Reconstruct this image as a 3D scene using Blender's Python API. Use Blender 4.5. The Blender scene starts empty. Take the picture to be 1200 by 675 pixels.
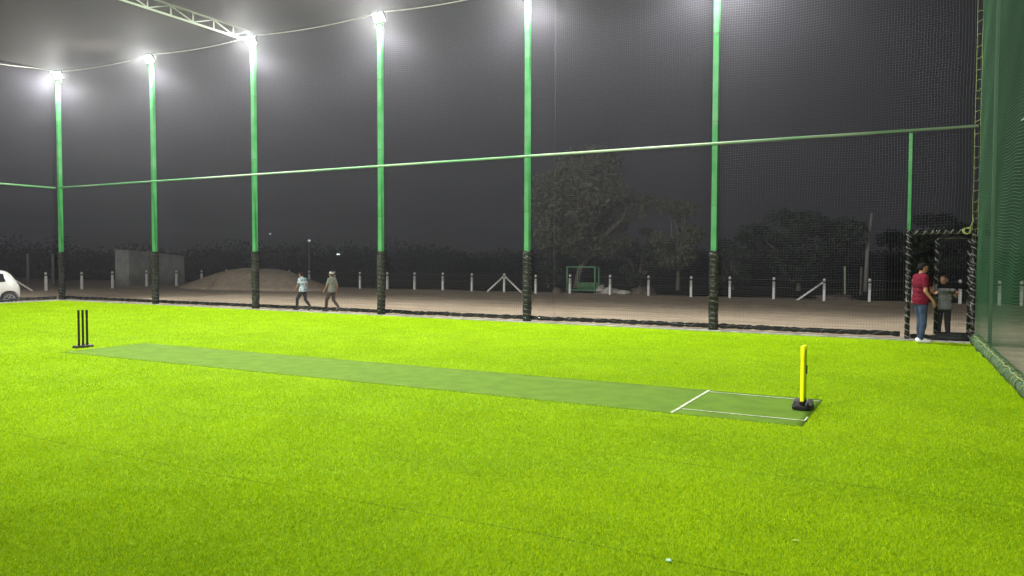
import bpy, bmesh, math, random
import numpy as np
from mathutils import Vector, Matrix, noise as mnoise

R = math.radians
SC = bpy.context.scene
COL = SC.collection

# ------------------------------------------------------------------ camera, world, exposure
cam_data = bpy.data.cameras.new("camera")
cam_data.sensor_width = 36.0
cam_data.lens = 905.8 / 1200 * 36
cam_data.clip_start = 0.05
cam_data.clip_end = 2000
cam = bpy.data.objects.new("camera", cam_data)
COL.objects.link(cam)
CAM = Vector((31.154, -19.244, 1.8))
cam.matrix_world = (Matrix.Translation(CAM) @ Matrix.Rotation(R(28.31), 4, 'Z')
                    @ Matrix.Rotation(R(90 - 2.214), 4, 'X') @ Matrix.Rotation(R(0.17), 4, 'Z'))
SC.camera = cam

SKY_STRENGTH = 0.021
world = bpy.data.worlds.new("World")
SC.world = world
world.use_nodes = True
bg = world.node_tree.nodes["Background"]
bg.inputs["Color"].default_value = (0.93, 0.96, 1.0, 1)       # hazy night sky lit by the town
bg.inputs["Strength"].default_value = SKY_STRENGTH

SC.view_settings.view_transform = 'Standard'
SC.view_settings.look = 'None'
SC.view_settings.exposure = 0.0
SC.view_settings.gamma = 1.0
SC.render.engine = 'CYCLES'
SC.cycles.use_denoising = True
SC.cycles.max_bounces = 5
SC.cycles.diffuse_bounces = 3
SC.cycles.glossy_bounces = 2
SC.cycles.volume_bounces = 0
SC.cycles.transparent_max_bounces = 8
SC.cycles.sample_clamp_indirect = 4.0

BACK_W = 4200.0        # watts of each floodlight on the back poles
FRONT_W = 6000.0       # watts of each floodlight on the poles behind the camera
HAZE = 0.0010

POLES = [-0.30, 5.53, 10.75, 16.16, 21.27, 26.47]
LAMP_Z = 9.14
LIGHT_COL = (1.0, 0.98, 0.93)


def spot(loc, target, watts, size=150, blend=0.9, radius=0.14):
    l = bpy.data.lights.new("floodlight_beam", 'SPOT')
    l.energy = watts
    l.color = LIGHT_COL
    l.spot_size = R(size)
    l.spot_blend = blend
    l.shadow_soft_size = radius
    o = bpy.data.objects.new("floodlight_beam", l)
    COL.objects.link(o)
    o.location = loc
    o.rotation_euler = (Vector(target) - Vector(loc)).to_track_quat('-Z', 'Y').to_euler()
    return o


for px in POLES:
    spot((px + (0.34 if px < 0 else 0.10), -0.235, LAMP_Z - 0.055), (px + (1.5 if px < 0 else 0), -5.0, 0), BACK_W, 171, 0.45, 0.19)
for px in (2.0, 8.0, 13.5, 18.7, 23.9, 29.3):                  # the row behind the photographer
    spot((px, -20.2, LAMP_Z), (px, 3.5, 0), FRONT_W, 128, 1.0)

# ------------------------------------------------------------------ materials
MATS = {}


def mat(name, color, rough=0.6, metal=0.0, spec=0.4, var=None, scale=8.0, bump=0.0, bscale=40.0,
        emit=0.0, aniso_scale=None, detail=4):
    """Principled material; var = second colour mixed in by noise; bump = noise bump height."""
    if name in MATS:
        return MATS[name]
    m = bpy.data.materials.new(name)
    m.use_nodes = True
    nt = m.node_tree
    b = nt.nodes["Principled BSDF"]
    b.inputs["Base Color"].default_value = (*color, 1)
    b.inputs["Roughness"].default_value = rough
    b.inputs["Metallic"].default_value = metal
    b.inputs["Specular IOR Level"].default_value = spec
    tc = nt.nodes.new("ShaderNodeTexCoord")
    src = tc.outputs["Object"]
    if aniso_scale:
        mp = nt.nodes.new("ShaderNodeMapping")
        mp.inputs["Scale"].default_value = aniso_scale
        nt.links.new(src, mp.inputs["Vector"])
        src = mp.outputs["Vector"]
    if var is not None:
        n = nt.nodes.new("ShaderNodeTexNoise")
        n.inputs["Scale"].default_value = scale
        n.inputs["Detail"].default_value = detail
        nt.links.new(src, n.inputs["Vector"])
        r = nt.nodes.new("ShaderNodeValToRGB")
        r.color_ramp.elements[0].position = 0.38
        r.color_ramp.elements[1].position = 0.62
        r.color_ramp.elements[0].color = (*color, 1)
        r.color_ramp.elements[1].color = (*var, 1)
        nt.links.new(n.outputs["Fac"], r.inputs["Fac"])
        nt.links.new(r.outputs["Color"], b.inputs["Base Color"])
    if bump > 0:
        n2 = nt.nodes.new("ShaderNodeTexNoise")
        n2.inputs["Scale"].default_value = bscale
        n2.inputs["Detail"].default_value = 6
        nt.links.new(src, n2.inputs["Vector"])
        bp = nt.nodes.new("ShaderNodeBump")
        bp.inputs["Distance"].default_value = bump
        bp.inputs["Strength"].default_value = 1.0
        nt.links.new(n2.outputs["Fac"], bp.inputs["Height"])
        nt.links.new(bp.outputs["Normal"], b.inputs["Normal"])
    if emit > 0:
        b.inputs["Emission Color"].default_value = (*color, 1)
        b.inputs["Emission Strength"].default_value = emit
        m.cycles.emission_sampling = 'NONE'
    MATS[name] = m
    return m


def blade_material():
    m = bpy.data.materials.new("artificial grass blades")
    m.use_nodes = True
    nt = m.node_tree
    b = nt.nodes["Principled BSDF"]
    g = nt.nodes.new("ShaderNodeNewGeometry")
    r = nt.nodes.new("ShaderNodeValToRGB")
    e = r.color_ramp.elements
    e[0].position, e[0].color = 0.0, (0.225, 0.365, 0.002, 1)
    e[1].position, e[1].color = 1.0, (0.485, 0.67, 0.006, 1)
    x = e.new(0.5)
    x.color = (0.35, 0.52, 0.003, 1)
    nt.links.new(g.outputs["Random Per Island"], r.inputs["Fac"])
    # broad lay of the pile: patches rolled to slightly different greens
    tc = nt.nodes.new("ShaderNodeTexCoord")
    n = nt.nodes.new("ShaderNodeTexNoise")
    n.inputs["Scale"].default_value = 1.3
    n.inputs["Detail"].default_value = 5
    nt.links.new(tc.outputs["Object"], n.inputs["Vector"])
    mr = nt.nodes.new("ShaderNodeMapRange")
    mr.inputs["From Min"].default_value = 0.35
    mr.inputs["From Max"].default_value = 0.65
    mr.inputs["To Min"].default_value = 0.93
    mr.inputs["To Max"].default_value = 1.06
    nt.links.new(n.outputs["Fac"], mr.inputs["Value"])
    mx = nt.nodes.new("ShaderNodeVectorMath")
    mx.operation = 'SCALE'
    nt.links.new(r.outputs["Color"], mx.inputs[0])
    nt.links.new(mr.outputs["Result"], mx.inputs["Scale"])
    nt.links.new(mx.outputs["Vector"], b.inputs["Base Color"])
    b.inputs["Roughness"].default_value = 0.55
    b.inputs["Specular IOR Level"].default_value = 0.03
    tr = nt.nodes.new("ShaderNodeBsdfTranslucent")
    nt.links.new(mx.outputs["Vector"], tr.inputs["Color"])
    ms = nt.nodes.new("ShaderNodeMixShader")
    ms.inputs["Fac"].default_value = 0.3
    nt.links.new(b.outputs["BSDF"], ms.inputs[1])
    nt.links.new(tr.outputs["BSDF"], ms.inputs[2])
    nt.links.new(ms.outputs["Shader"], nt.nodes["Material Output"].inputs["Surface"])
    return m


GREEN = mat("green pole paint", (0.024, 0.20, 0.045), 0.45, spec=0.2, var=(0.07, 0.27, 0.10), scale=1.6, bump=0.002, bscale=14)
RAILG = mat("pale green rail paint", (0.06, 0.24, 0.08), 0.4, var=(0.27, 0.36, 0.24), scale=0.35)
PLASTIC = mat("black wrinkled plastic wrap", (0.004, 0.005, 0.0045), 0.13, spec=0.5, bump=0.05, bscale=26)
GLINT = mat("shiny tape", (0.20, 0.20, 0.20), 0.35)  # grey cord colour imitating highlights on the crumpled gate wrap
SILVER = mat("grey tie and glint cord", (0.14, 0.14, 0.135), 0.6)
BLACK = mat("black paint", (0.015, 0.015, 0.015), 0.4)
NETB = mat("black net twine", (0.060, 0.056, 0.080), 0.7)
NETR = mat("roof net twine", (0.19, 0.155, 0.13), 0.7)
NETG = mat("green net twine", (0.035, 0.15, 0.055), 0.7, var=(0.05, 0.18, 0.075), scale=0.6)
ROPE = mat("yellow green rope", (0.24, 0.27, 0.09), 0.8, var=(0.13, 0.19, 0.06), scale=12)
WROPE = mat("pale edge rope", (0.55, 0.52, 0.45), 0.8)
STEEL = mat("pale truss paint", (0.42, 0.50, 0.38), 0.4, var=(0.5, 0.55, 0.46), scale=2)
CONC = mat("kerb concrete", (0.36, 0.35, 0.32), 0.9, var=(0.22, 0.21, 0.19), scale=5, bump=0.01, bscale=30)
WPOST = mat("white post paint", (0.84, 0.84, 0.82), 0.7, var=(0.72, 0.72, 0.69), scale=9)
LENS = mat("floodlight lens", (1.0, 0.97, 0.86), 0.3, emit=90)
HOUSE = mat("floodlight housing", (0.12, 0.12, 0.12), 0.4, metal=0.6)
DIRT = mat("brown dirt", (0.51, 0.42, 0.31), 0.95, spec=0.1, var=(0.40, 0.325, 0.235), scale=1.1, bump=0.14, bscale=5, aniso_scale=(0.3, 1.3, 1.0))
SAND = mat("sand", (0.47, 0.385, 0.29), 0.95, spec=0.1, var=(0.39, 0.315, 0.235), scale=2.5, bump=0.06, bscale=9)
FIELD = mat("dark field", (0.055, 0.065, 0.035), 0.95, spec=0.1, var=(0.03, 0.045, 0.02), scale=0.3, bump=0.2, bscale=1.5)
TURF = mat("turf backing", (0.22, 0.40, 0.004), 0.8, spec=0.05, var=(0.17, 0.33, 0.003), scale=1.0, bump=0.02, bscale=90)
MATG = mat("green pitch mat", (0.125, 0.232, 0.022), 0.8, spec=0.06, var=(0.104, 0.195, 0.018), scale=3.5, bump=0.006, bscale=160)
CHALK = mat("white crease paint", (0.60, 0.64, 0.52), 0.9, spec=0.1, var=(0.36, 0.44, 0.26), scale=22)
LEAF = mat("tree leaves", (0.11, 0.122, 0.072), 0.7, spec=0.2, var=(0.068, 0.08, 0.043), scale=1.5)
LEAFD = mat("dark leaves", (0.035, 0.05, 0.028), 0.7, spec=0.2, var=(0.02, 0.032, 0.018), scale=0.8)
BARK = mat("pale bark", (0.20, 0.17, 0.13), 0.9, var=(0.11, 0.09, 0.07), scale=6, bump=0.03, bscale=12)
TIN = mat("corrugated tin", (0.42, 0.43, 0.42), 0.6, metal=0.1, var=(0.30, 0.31, 0.29), scale=1.5)
WOOD = mat("weathered wood", (0.24, 0.19, 0.14), 0.9, var=(0.14, 0.11, 0.08), scale=8)

# ------------------------------------------------------------------ mesh helpers


class MB:
    """Collects pieces and links them as ONE mesh object."""

    def __init__(self):
        self.v = []
        self.f = []

    def add(self, vs, fs):
        o = len(self.v)
        self.v += [tuple(p) for p in vs]
        self.f += [tuple(i + o for i in q) for q in fs]

    def box(self, x0, x1, y0, y1, z0, z1):
        self.add([(x0, y0, z0), (x1, y0, z0), (x1, y1, z0), (x0, y1, z0), (x0, y0, z1), (x1, y0, z1), (x1, y1, z1), (x0, y1, z1)],
                 [(3, 2, 1, 0), (4, 5, 6, 7), (0, 1, 5, 4), (1, 2, 6, 5), (2, 3, 7, 6), (3, 0, 4, 7)])

    def bar(self, a, b, w, h=None):
        h = h or w
        a, b = Vector(a), Vector(b)
        d = (b - a).normalized()
        up = Vector((0, 0, 1)) if abs(d.z) < 0.95 else Vector((0, 1, 0))
        s = d.cross(up).normalized() * w / 2
        t = s.cross(d).normalized() * h / 2
        vs = [p + i * s + j * t for p in (a, b) for i, j in ((-1, -1), (1, -1), (1, 1), (-1, 1))]
        self.add(vs, [(0, 1, 2, 3), (7, 6, 5, 4), (0, 4, 5, 1), (1, 5, 6, 2), (2, 6, 7, 3), (3, 7, 4, 0)])

    def tube(self, pts, r, n=8, caps=True):
        pts = [Vector(p) for p in pts]
        rs = r if isinstance(r, (list, tuple)) else [r] * len(pts)
        vs, fs = [], []
        ref = None
        for i, p in enumerate(pts):
            d = (pts[min(i + 1, len(pts) - 1)] - pts[max(i - 1, 0)]).normalized()
            if ref is None:
                ref = Vector((0, 0, 1)) if abs(d.z) < 0.9 else Vector((1, 0, 0))
            s = d.cross(ref).normalized()
            t = s.cross(d).normalized()
            ref = t
            for k in range(n):
                a = 2 * math.pi * k / n
                vs.append(p + (s * math.cos(a) + t * math.sin(a)) * rs[i])
        for i in range(len(pts) - 1):
            for k in range(n):
                fs.append((i * n + k, i * n + (k + 1) % n, (i + 1) * n + (k + 1) % n, (i + 1) * n + k))
        if caps:
            fs.append(tuple(range(n - 1, -1, -1)))
            fs.append(tuple((len(pts) - 1) * n + k for k in range(n)))
        self.add(vs, fs)

    def lathe(self, prof, c=(0, 0, 0), n=20):
        vs, fs = [], []
        for (r, z) in prof:
            for k in range(n):
                a = 2 * math.pi * k / n
                vs.append((c[0] + r * math.cos(a), c[1] + r * math.sin(a), c[2] + z))
        for i in range(len(prof) - 1):
            for k in range(n):
                fs.append((i * n + k, i * n + (k + 1) % n, (i + 1) * n + (k + 1) % n, (i + 1) * n + k))
        fs.append(tuple(range(n - 1, -1, -1)))
        fs.append(tuple((len(prof) - 1) * n + k for k in range(n)))
        self.add(vs, fs)

    def build(self, name, material, parent=None, smooth=False, bevel=0.0, loc=None):
        me = bpy.data.meshes.new(name)
        me.from_pydata(self.v, [], self.f)
        me.update()
        return link(name, me, material, parent, smooth, bevel, loc)


def link(name, me, material, parent=None, smooth=False, bevel=0.0, loc=None):
    if material is not None:
        me.materials.append(material)
    if smooth:
        me.polygons.foreach_set("use_smooth", [True] * len(me.polygons))
    o = bpy.data.objects.new(name, me)
    COL.objects.link(o)
    if parent is not None:
        o.parent = parent
    if loc is not None:
        o.location = loc
    if bevel > 0:
        b = o.modifiers.new("edge", 'BEVEL')
        b.width = bevel
        b.segments = 2
        b.limit_method = 'ANGLE'
    return o


def tag(o, label=None, cat=None, group=None, kind=None):
    if label:
        o['label'] = label
    if cat:
        o['category'] = cat
    if group:
        o['group'] = group
    if kind:
        o['kind'] = kind
    return o


def empty(name, loc=(0, 0, 0), rz=0.0):
    o = bpy.data.objects.new(name, None)
    COL.objects.link(o)
    o.location = loc
    o.rotation_euler = (0, 0, rz)
    return o


def copy_tree(o, parent=None):
    c = o.copy()
    COL.objects.link(c)
    if parent is not None:
        c.parent = parent
    for ch in [x for x in list(COL.objects) if x.parent == o]:
        copy_tree(ch, c)
    return c


def raw_mesh(name, verts, tris):
    """verts (N,3) float array, tris (M,3) int array -> mesh, fast."""
    me = bpy.data.meshes.new(name)
    verts = np.ascontiguousarray(verts, dtype=np.float32)
    tris = np.ascontiguousarray(tris, dtype=np.int32)
    me.vertices.add(len(verts))
    me.vertices.foreach_set("co", verts.ravel())
    me.loops.add(tris.size)
    me.loops.foreach_set("vertex_index", tris.ravel())
    me.polygons.add(len(tris))
    me.polygons.foreach_set("loop_start", np.arange(0, tris.size, 3, dtype=np.int32))
    me.update(calc_edges=True)
    return me


# ------------------------------------------------------------------ ground
rng = np.random.default_rng(7)
GZ = -0.05


def sstep(a, b, x):
    t = max(0.0, min(1.0, (x - a) / (b - a)))
    return t * t * (3 - 2 * t)


def ground_z(x, y):
    dip = -0.18 * sstep(1.0, -1.0, x) * (1 - sstep(-5.5, -10, x)) * (1 - sstep(5, 12, y))
    n = 0.05 * mnoise.noise((x * 0.35, y * 0.35, 0)) + 0.03 * mnoise.noise((x * 1.3, y * 1.3, 4))
    return GZ + dip + n * sstep(0.2, 2.5, max(y, -x - 0.3, x - 34))


xs = np.unique(np.concatenate([np.linspace(-165, -30, 16), np.linspace(-30, 50, 161), np.linspace(50, 165, 14)]))
ys = np.unique(np.concatenate([np.linspace(-165, -26, 14), np.linspace(-26, 30, 113), np.linspace(30, 165, 16)]))
vs = []
for yy in ys:
    for xx in xs:
        vs.append((xx, yy, ground_z(xx, yy)))
nx = len(xs)
fs = [(j * nx + i, j * nx + i + 1, (j + 1) * nx + i + 1, (j + 1) * nx + i) for j in range(len(ys) - 1) for i in range(nx - 1)]
g = MB()
g.add(vs, fs)
tag(g.build("ground", DIRT, smooth=True), kind='structure')

# rough field beyond the post fence
g = MB()
pts = []
for i in range(61):
    for j in range(25):
        x = -150 + i * 5.0
        y = 18.4 + (j / 24) ** 1.8 * 128
        pts.append((x, y, ground_z(x, y) + 0.10 + 0.12 * mnoise.noise((x * 0.4, y * 0.4, 2))))
g.add(pts, [(i * 25 + j, (i + 1) * 25 + j, (i + 1) * 25 + j + 1, i * 25 + j + 1) for i in range(60) for j in range(24)])
tag(g.build("field", FIELD, smooth=True), kind='structure')

# turf slab
def right_x(y):
    return 32.05 - 0.037 * y


g = MB()
N = 40
vs = []
for j in range(N + 1):
    y = -0.12 - j * (21.4 / N)
    vs += [(-0.18, y, 0.0), (right_x(y), y, 0.0)]
g.add(vs, [(2 * j + 2, 2 * j + 3, 2 * j + 1, 2 * j) for j in range(N)])
tag(g.build("turf", TURF), kind='structure')

# glued joints between the turf rolls, gap shade painted on as a dark strip
SEAMS = (-14.80, -12.62)


def seam_wave(x):
    return 0.018 * np.sin(x * 0.9) + 0.008 * np.sin(x * 3.1)


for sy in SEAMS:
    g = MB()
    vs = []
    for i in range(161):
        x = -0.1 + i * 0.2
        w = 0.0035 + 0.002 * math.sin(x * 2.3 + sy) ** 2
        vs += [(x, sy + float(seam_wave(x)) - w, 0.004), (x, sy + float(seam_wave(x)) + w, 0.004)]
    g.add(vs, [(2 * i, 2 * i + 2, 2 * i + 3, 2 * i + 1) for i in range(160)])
    tag(g.build("turf_joint_shade", mat("turf joint shade", (0.10, 0.17, 0.004), 0.9, spec=0.05)), kind='structure')

# concrete kerb the net posts stand on
g = MB()
g.box(-0.42, 32.3, -0.13, 0.16, -0.3, 0.035)
g.box(-0.42, -0.14, -21.5, -0.1303, -0.3, 0.035)
tag(g.build("kerb", CONC, bevel=0.01), kind='structure')

# ------------------------------------------------------------------ grass pile
MX0, MX1, MY0, MY1 = 16.8, 30.0, -10.52, -8.74            # pitch mat footprint


def grass():
    P = []
    S = []
    fwd = np.array([-math.sin(R(28.31)), math.cos(R(28.31))])
    for d0, d1, rho, sc in ((3.4, 6.5, 13500, 0.75), (6.5, 9, 8000, 0.85), (9, 12, 4600, 1.0), (12, 17, 2600, 1.2), (17, 24, 1400, 1.5), (24, 38, 800, 2.0)):
        area = math.pi * (d1 * d1 - d0 * d0) * (96 / 360)
        n = int(area * rho)
        r = np.sqrt(rng.uniform(d0 * d0, d1 * d1, n))
        a = rng.uniform(R(-48), R(48), n) + R(28.31)
        x = CAM.x - np.sin(a) * r
        y = CAM.y + np.cos(a) * r
        k = (x > -0.12) & (x < 32.02 - 0.037 * y) & (y < -0.135) & (y > -21.3)
        ov = 0.010 * rng.uniform(-0.6, 1.4, len(x))
        k &= ~((x > MX0 + ov) & (x < MX1 - ov) & (y > MY0 + ov) & (y < MY1 - ov))
        for sy in SEAMS:
            k &= ~(np.abs(y - sy - seam_wave(x)) < np.where(np.sin(x * 1.15 + sy * 1.7) + 0.6 * np.sin(x * 2.9) > 0.1, 0.010, 0.0))
        x, y = x[k], y[k]
        P.append(np.stack([x, y], 1))
        S.append(np.full(len(x), sc))
    P = np.concatenate(P)
    S = np.concatenate(S)
    n = len(P)
    az = rng.uniform(0, 2 * np.pi, n)
    # combed in soft drifts
    az = np.where(rng.random(n) < 0.35, np.sin(P[:, 0] * 0.9) + np.cos(P[:, 1] * 1.3) + rng.normal(0, .5, n), az)
    # small tufts lean together
    cell = np.floor(P[:, 0] / (0.035 * S) + 0.6 * np.sin(P[:, 1] * 31)).astype(np.int64) * 73856093 ^ np.floor(P[:, 1] / (0.035 * S) + 0.6 * np.sin(P[:, 0] * 27)).astype(np.int64) * 19349663
    hsh = ((cell * 2654435761) & 0xFFFFFF) / float(0x1000000)
    az = np.where(rng.random(n) < 0.38, hsh * 2 * np.pi + rng.normal(0, .45, n), az)
    tilt = rng.uniform(0.3, 1.1, n) + 0.35 * (((cell * 40503) & 0xFFFF) / 65536.0 - 0.4)
    L = rng.uniform(0.020, 0.034, n) * (0.6 + 0.4 * S)
    W = rng.uniform(0.0022, 0.0036, n) * S * 1.1
    dx, dy = np.cos(az), np.sin(az)
    base = np.stack([P[:, 0], P[:, 1], np.full(n, -0.002)], 1)
    side = np.stack([-dy * W, dx * W, np.zeros(n)], 1)
    tip = base + np.stack([dx * np.sin(tilt) * L, dy * np.sin(tilt) * L, np.cos(tilt) * L], 1)
    V = np.empty((n, 3, 3))
    V[:, 0] = base - side
    V[:, 1] = base + side
    V[:, 2] = tip
    me = raw_mesh("grass", V.reshape(-1, 3), np.arange(3 * n).reshape(-1, 3))
    tag(link("grass", me, blade_material()), 'short bright lime artificial grass pile covering the floor of the net', 'grass', kind='stuff')
    return n


N_BLADES = grass()

# ------------------------------------------------------------------ pitch mat
root = empty("pitch_mat", ((MX0 + MX1) / 2, (MY0 + MY1) / 2, 0))
tag(root, 'long dark green cricket pitch mat with white crease lines on lime turf', 'pitch mat')
ox, oy = (MX0 + MX1) / 2, (MY0 + MY1) / 2
g = MB()
vs = []
NX, NY = 132, 18
for i in range(NX + 1):
    for j in range(NY + 1):
        x = MX0 + (MX1 - MX0) * i / NX
        y = MY0 + (MY1 - MY0) * j / NY
        ex = 0.012 * mnoise.noise((x * 0.8, j * 3.0, 1)) if j in (0, NY) else 0
        z = 0.007 + 0.002 * mnoise.noise((x * 0.9, y * 2.2, 5))
        vs.append((x - ox, y - oy + ex, z))
g.add(vs, [(i * (NY + 1) + j, (i + 1) * (NY + 1) + j, (i + 1) * (NY + 1) + j + 1, i * (NY + 1) + j + 1) for i in range(NX) for j in range(NY)])
o = g.build("mat_surface", MATG, root, smooth=True)
sd = o.modifiers.new("thickness", 'SOLIDIFY')
sd.thickness = 0.006
sd.offset = -1


def crease(x0, x1, y0, y1):
    m = MB()
    n = 24
    lx = (x1 - x0) > (y1 - y0)
    vs = []
    for i in range(n + 1):
        t = i / n
        w = 0.004 * mnoise.noise((t * 9, x0 * 3, y0 * 3))
        if lx:
            vs += [(x0 + (x1 - x0) * t - ox, y0 + w - oy, 0.0125), (x0 + (x1 - x0) * t - ox, y1 + w - oy, 0.0125)]
        else:
            vs += [(x0 + w - ox, y0 + (y1 - y0) * t - oy, 0.0125), (x1 + w - ox, y0 + (y1 - y0) * t - oy, 0.0125)]
    m.add(vs, [(2 * i, 2 * i + 2, 2 * i + 3, 2 * i + 1) if lx else (2 * i + 1, 2 * i + 3, 2 * i + 2, 2 * i) for i in range(n)])
    m.build("crease_line", CHALK, root)


crease(28.54, 28.578, MY0 + 0.01, MY1 - 0.01)
crease(28.60, 29.985, -10.235, -10.205)
crease(28.60, 29.985, -8.895, -8.865)
crease(29.972, 29.99, -10.2, -10.0)

def ties(a, b, step, r, seed, name, material, parent, tr=0.006):
    """one cord wound round and round the tube"""
    a, b = Vector(a), Vector(b)
    L = (b - a).length
    d = (b - a) / L
    s = d.cross(Vector((0, 0, 1))).normalized() if abs(d.z) < 0.9 else Vector((1, 0, 0))
    t = s.cross(d)
    n = int(L / step * 14)
    pts = []
    ph = 0.0
    for i in range(n):
        q = L * i / (n - 1)
        ph = 2 * math.pi * q / step + 4.0 * mnoise.noise((q * 1.6, seed, 2))
        pts.append(a + d * q + (s * math.cos(ph) + t * math.sin(ph)) * r * (0.99 + 0.16 * mnoise.noise((q * 7, seed, 0))))
    m = MB()
    m.tube(pts, tr, 5)
    return m.build(name, material, parent)


# ------------------------------------------------------------------ net poles
def pole_pad(h, w):
    """crumpled plastic sleeve round a square post"""
    m = MB()
    n, rows = 28, 46
    vs, fs = [], []
    for r in range(rows + 1):
        z = 0.03 + (h - 0.03) * r / rows
        for k in range(n):
            a = 2 * math.pi * k / n
            c, s = math.cos(a), math.sin(a)
            q = w / max(abs(c), abs(s)) * 0.5
            q = min(q, w * 0.60)
            q += 0.016 * mnoise.noise((c * 3.1, s * 3.1, z * 6)) + 0.008 * mnoise.noise((c * 9, s * 9, z * 17))
            q -= 0.012 * (0.5 + 0.5 * math.cos(z * 2 * math.pi / 0.24)) ** 6
            if r == rows:
                q = w * 0.42
            vs.append((q * c, q * s, z))
    for r in range(rows):
        for k in range(n):
            fs.append((r * n + k, r * n + (k + 1) % n, (r + 1) * n + (k + 1) % n, (r + 1) * n + k))
    fs.append(tuple(rows * n + k for k in range(n)))
    m.add(vs, fs)
    return m


pole_proto = empty("net_pole", (0, 0, 0))
g = MB()
g.box(-0.07, 0.07, -0.07, 0.07, 0.036, 9.30)
g.build("post", GREEN, pole_proto, bevel=0.012)
pole_pad(2.0, 0.215).build("padding", PLASTIC, pole_proto)
ties((0, 0, 0.1), (0, 0, 1.97), 0.13, 0.1165, 21, "wrap_glint", SILVER, pole_proto, 0.0055)  # grey cord added in place of lamp highlights on the crumpled pad
g = MB()
g.box(-0.075, 0.075, -0.075, 0.075, 9.301, 9.315)
g.build("top_plate", GREEN, pole_proto)
for zz in (3.1, 5.15, 7.3):                                    # tie straps
    g = MB()
    g.tube([(0.074 * a, 0.074 * b, zz + 0.02 * a) for a, b in ((1, 1), (-1, 1), (-1, -1), (1, -1), (1, 1))], 0.006, 5)
    g.build("tie_cord", BLACK, pole_proto)
NAMES = ['green net pole at the far corner where the two net walls meet',
         'green net pole beside the corner pole, in front of the grey tin shed',
         'green net pole carrying the roof truss, beside the sand heap',
         'green net pole just right of the two walking people',
         'green net pole in front of the big tree',
         'green net pole nearest the gate, widest in view']
for i, px in enumerate(POLES):
    o = pole_proto if i == 0 else copy_tree(pole_proto)
    o.location = (px, 0.0, 0.0)
    o.rotation_euler.z = R(90 * (i * 3 % 4))
    tag(o, NAMES[i], 'net pole', 'green poles along the back net')
# corner pole outside the right net
g = MB()
g.box(32.30, 32.37, 0.02, 0.09, -0.1, 9.35)
tag(g.build("corner_pole", mat("dull green pole", (0.04, 0.075, 0.045), 0.6, var=(0.055, 0.09, 0.06), scale=2), bevel=0.01), 'green corner pole behind the green side net beside the gate', 'net pole')

# ------------------------------------------------------------------ floodlights
fl = empty("floodlight")
g = MB()
g.box(-0.20, 0.20, -0.05, 0.05, -0.15, 0.15)
for k in range(9):
    g.box(-0.18 + k * 0.045 - 0.005, -0.18 + k * 0.045 + 0.005, 0.0503, 0.075, -0.13, 0.13)
g.build("housing", HOUSE, fl)
g = MB()
g.box(-0.18, 0.18, -0.056, -0.0505, -0.13, 0.13)
g.build("lens", LENS, fl)
g = MB()
g.tube([(-0.212, 0, 0), (-0.212, 0.10, 0.02), (0.212, 0.10, 0.02), (0.212, 0, 0)], 0.012, 6)
g.build("bracket", HOUSE, fl)
FN = ['glaring floodlight on top of the far corner pole',
      'glaring floodlight on the pole beside the far corner',
      'glaring floodlight where the roof truss meets its pole',
      'glaring floodlight on the pole right of the two walkers, topmost glare in full view',
      'floodlight at the top edge on the pole before the big tree',
      'floodlight on the pole nearest the gate, above the top edge']
for i, px in enumerate(POLES[:5]):
    o = fl if i == 0 else copy_tree(fl)
    o.location = (px + (0.34 if px < 0 else 0.10), -0.17, LAMP_Z)
    o.rotation_euler = (R(38), 0, R(10) if i == 0 else 0)
    tag(o, FN[i], 'floodlight', 'floodlights on the pole tops')

# ------------------------------------------------------------------ rails
g = MB()
g.tube([(-0.2, -0.11, 4.62), (32.02, -0.11, 4.62)], 0.032, 10)
tag(g.build("net_rail", RAILG, smooth=True), 'pale green pipe rail running along the back net halfway up', 'rail')
g = MB()
g.tube([(-0.3, -0.2, 4.60), (-0.3, -20.5, 4.60)], 0.036, 10)
tag(g.build("net_rail", RAILG, smooth=True), 'pale green pipe rail along the left net, left of the corner pole', 'rail')


def lumpy_tube(a, b, r, seed, step=0.035, sag=0.01, amp=0.25):
    a, b = Vector(a), Vector(b)
    n = int((b - a).length / step)
    pts, rs = [], []
    for i in range(n + 1):
        t = i / n
        p = a.lerp(b, t)
        s = t * (b - a).length
        p.z += sag * mnoise.noise((s * 1.1, seed, 0)) * 2
        p.y += 0.012 * mnoise.noise((s * 1.4, seed, 9))
        pts.append(p)
        rs.append(r * (1 + amp * mnoise.noise((s * 5.5, seed, 3)) - 0.28 * (0.5 + 0.5 * math.cos(s * 2 * math.pi / 0.42 + 2 * mnoise.noise((s * .7, seed, 1)))) ** 8))
    m = MB()
    m.tube(pts, rs, 10)
    return m


root = empty("padded_base_rail", (0, 0, 0))
tag(root, 'black wrapped tube along the foot of the back net', 'base rail')
lumpy_tube((-0.3, 0.13, 0.125), (30.62, 0.13, 0.125), 0.062, 1).build("wrap", PLASTIC, root, smooth=True)
ties((-0.3, 0.13, 0.125), (30.6, 0.13, 0.125), 0.43, 0.062, 4, "tie_cord", SILVER, root)
root = empty("padded_base_rail", (0, 0, 0))
tag(root, 'black wrapped tube along the foot of the left net, ahead of the white car', 'base rail')
lumpy_tube((-0.36, -0.2, 0.125), (-0.36, -20.5, 0.125), 0.062, 2).build("wrap", PLASTIC, root, smooth=True)
ties((-0.36, -0.2, 0.125), (-0.36, -20.5, 0.125), 0.43, 0.062, 5, "tie_cord", SILVER, root)
root = empty("rolled_net_skirt", (0, 0, 0))
tag(root, 'green rolled net skirt tied with yellow rope along the right net', 'net skirt')
GNETROLL = mat("rolled green net", (0.03, 0.085, 0.04), 0.8, var=(0.07, 0.12, 0.05), scale=16, bump=0.03, bscale=30)
pa, pb = (right_x(-0.3), -0.3, 0.11), (right_x(-20.5), -20.5, 0.11)
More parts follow.
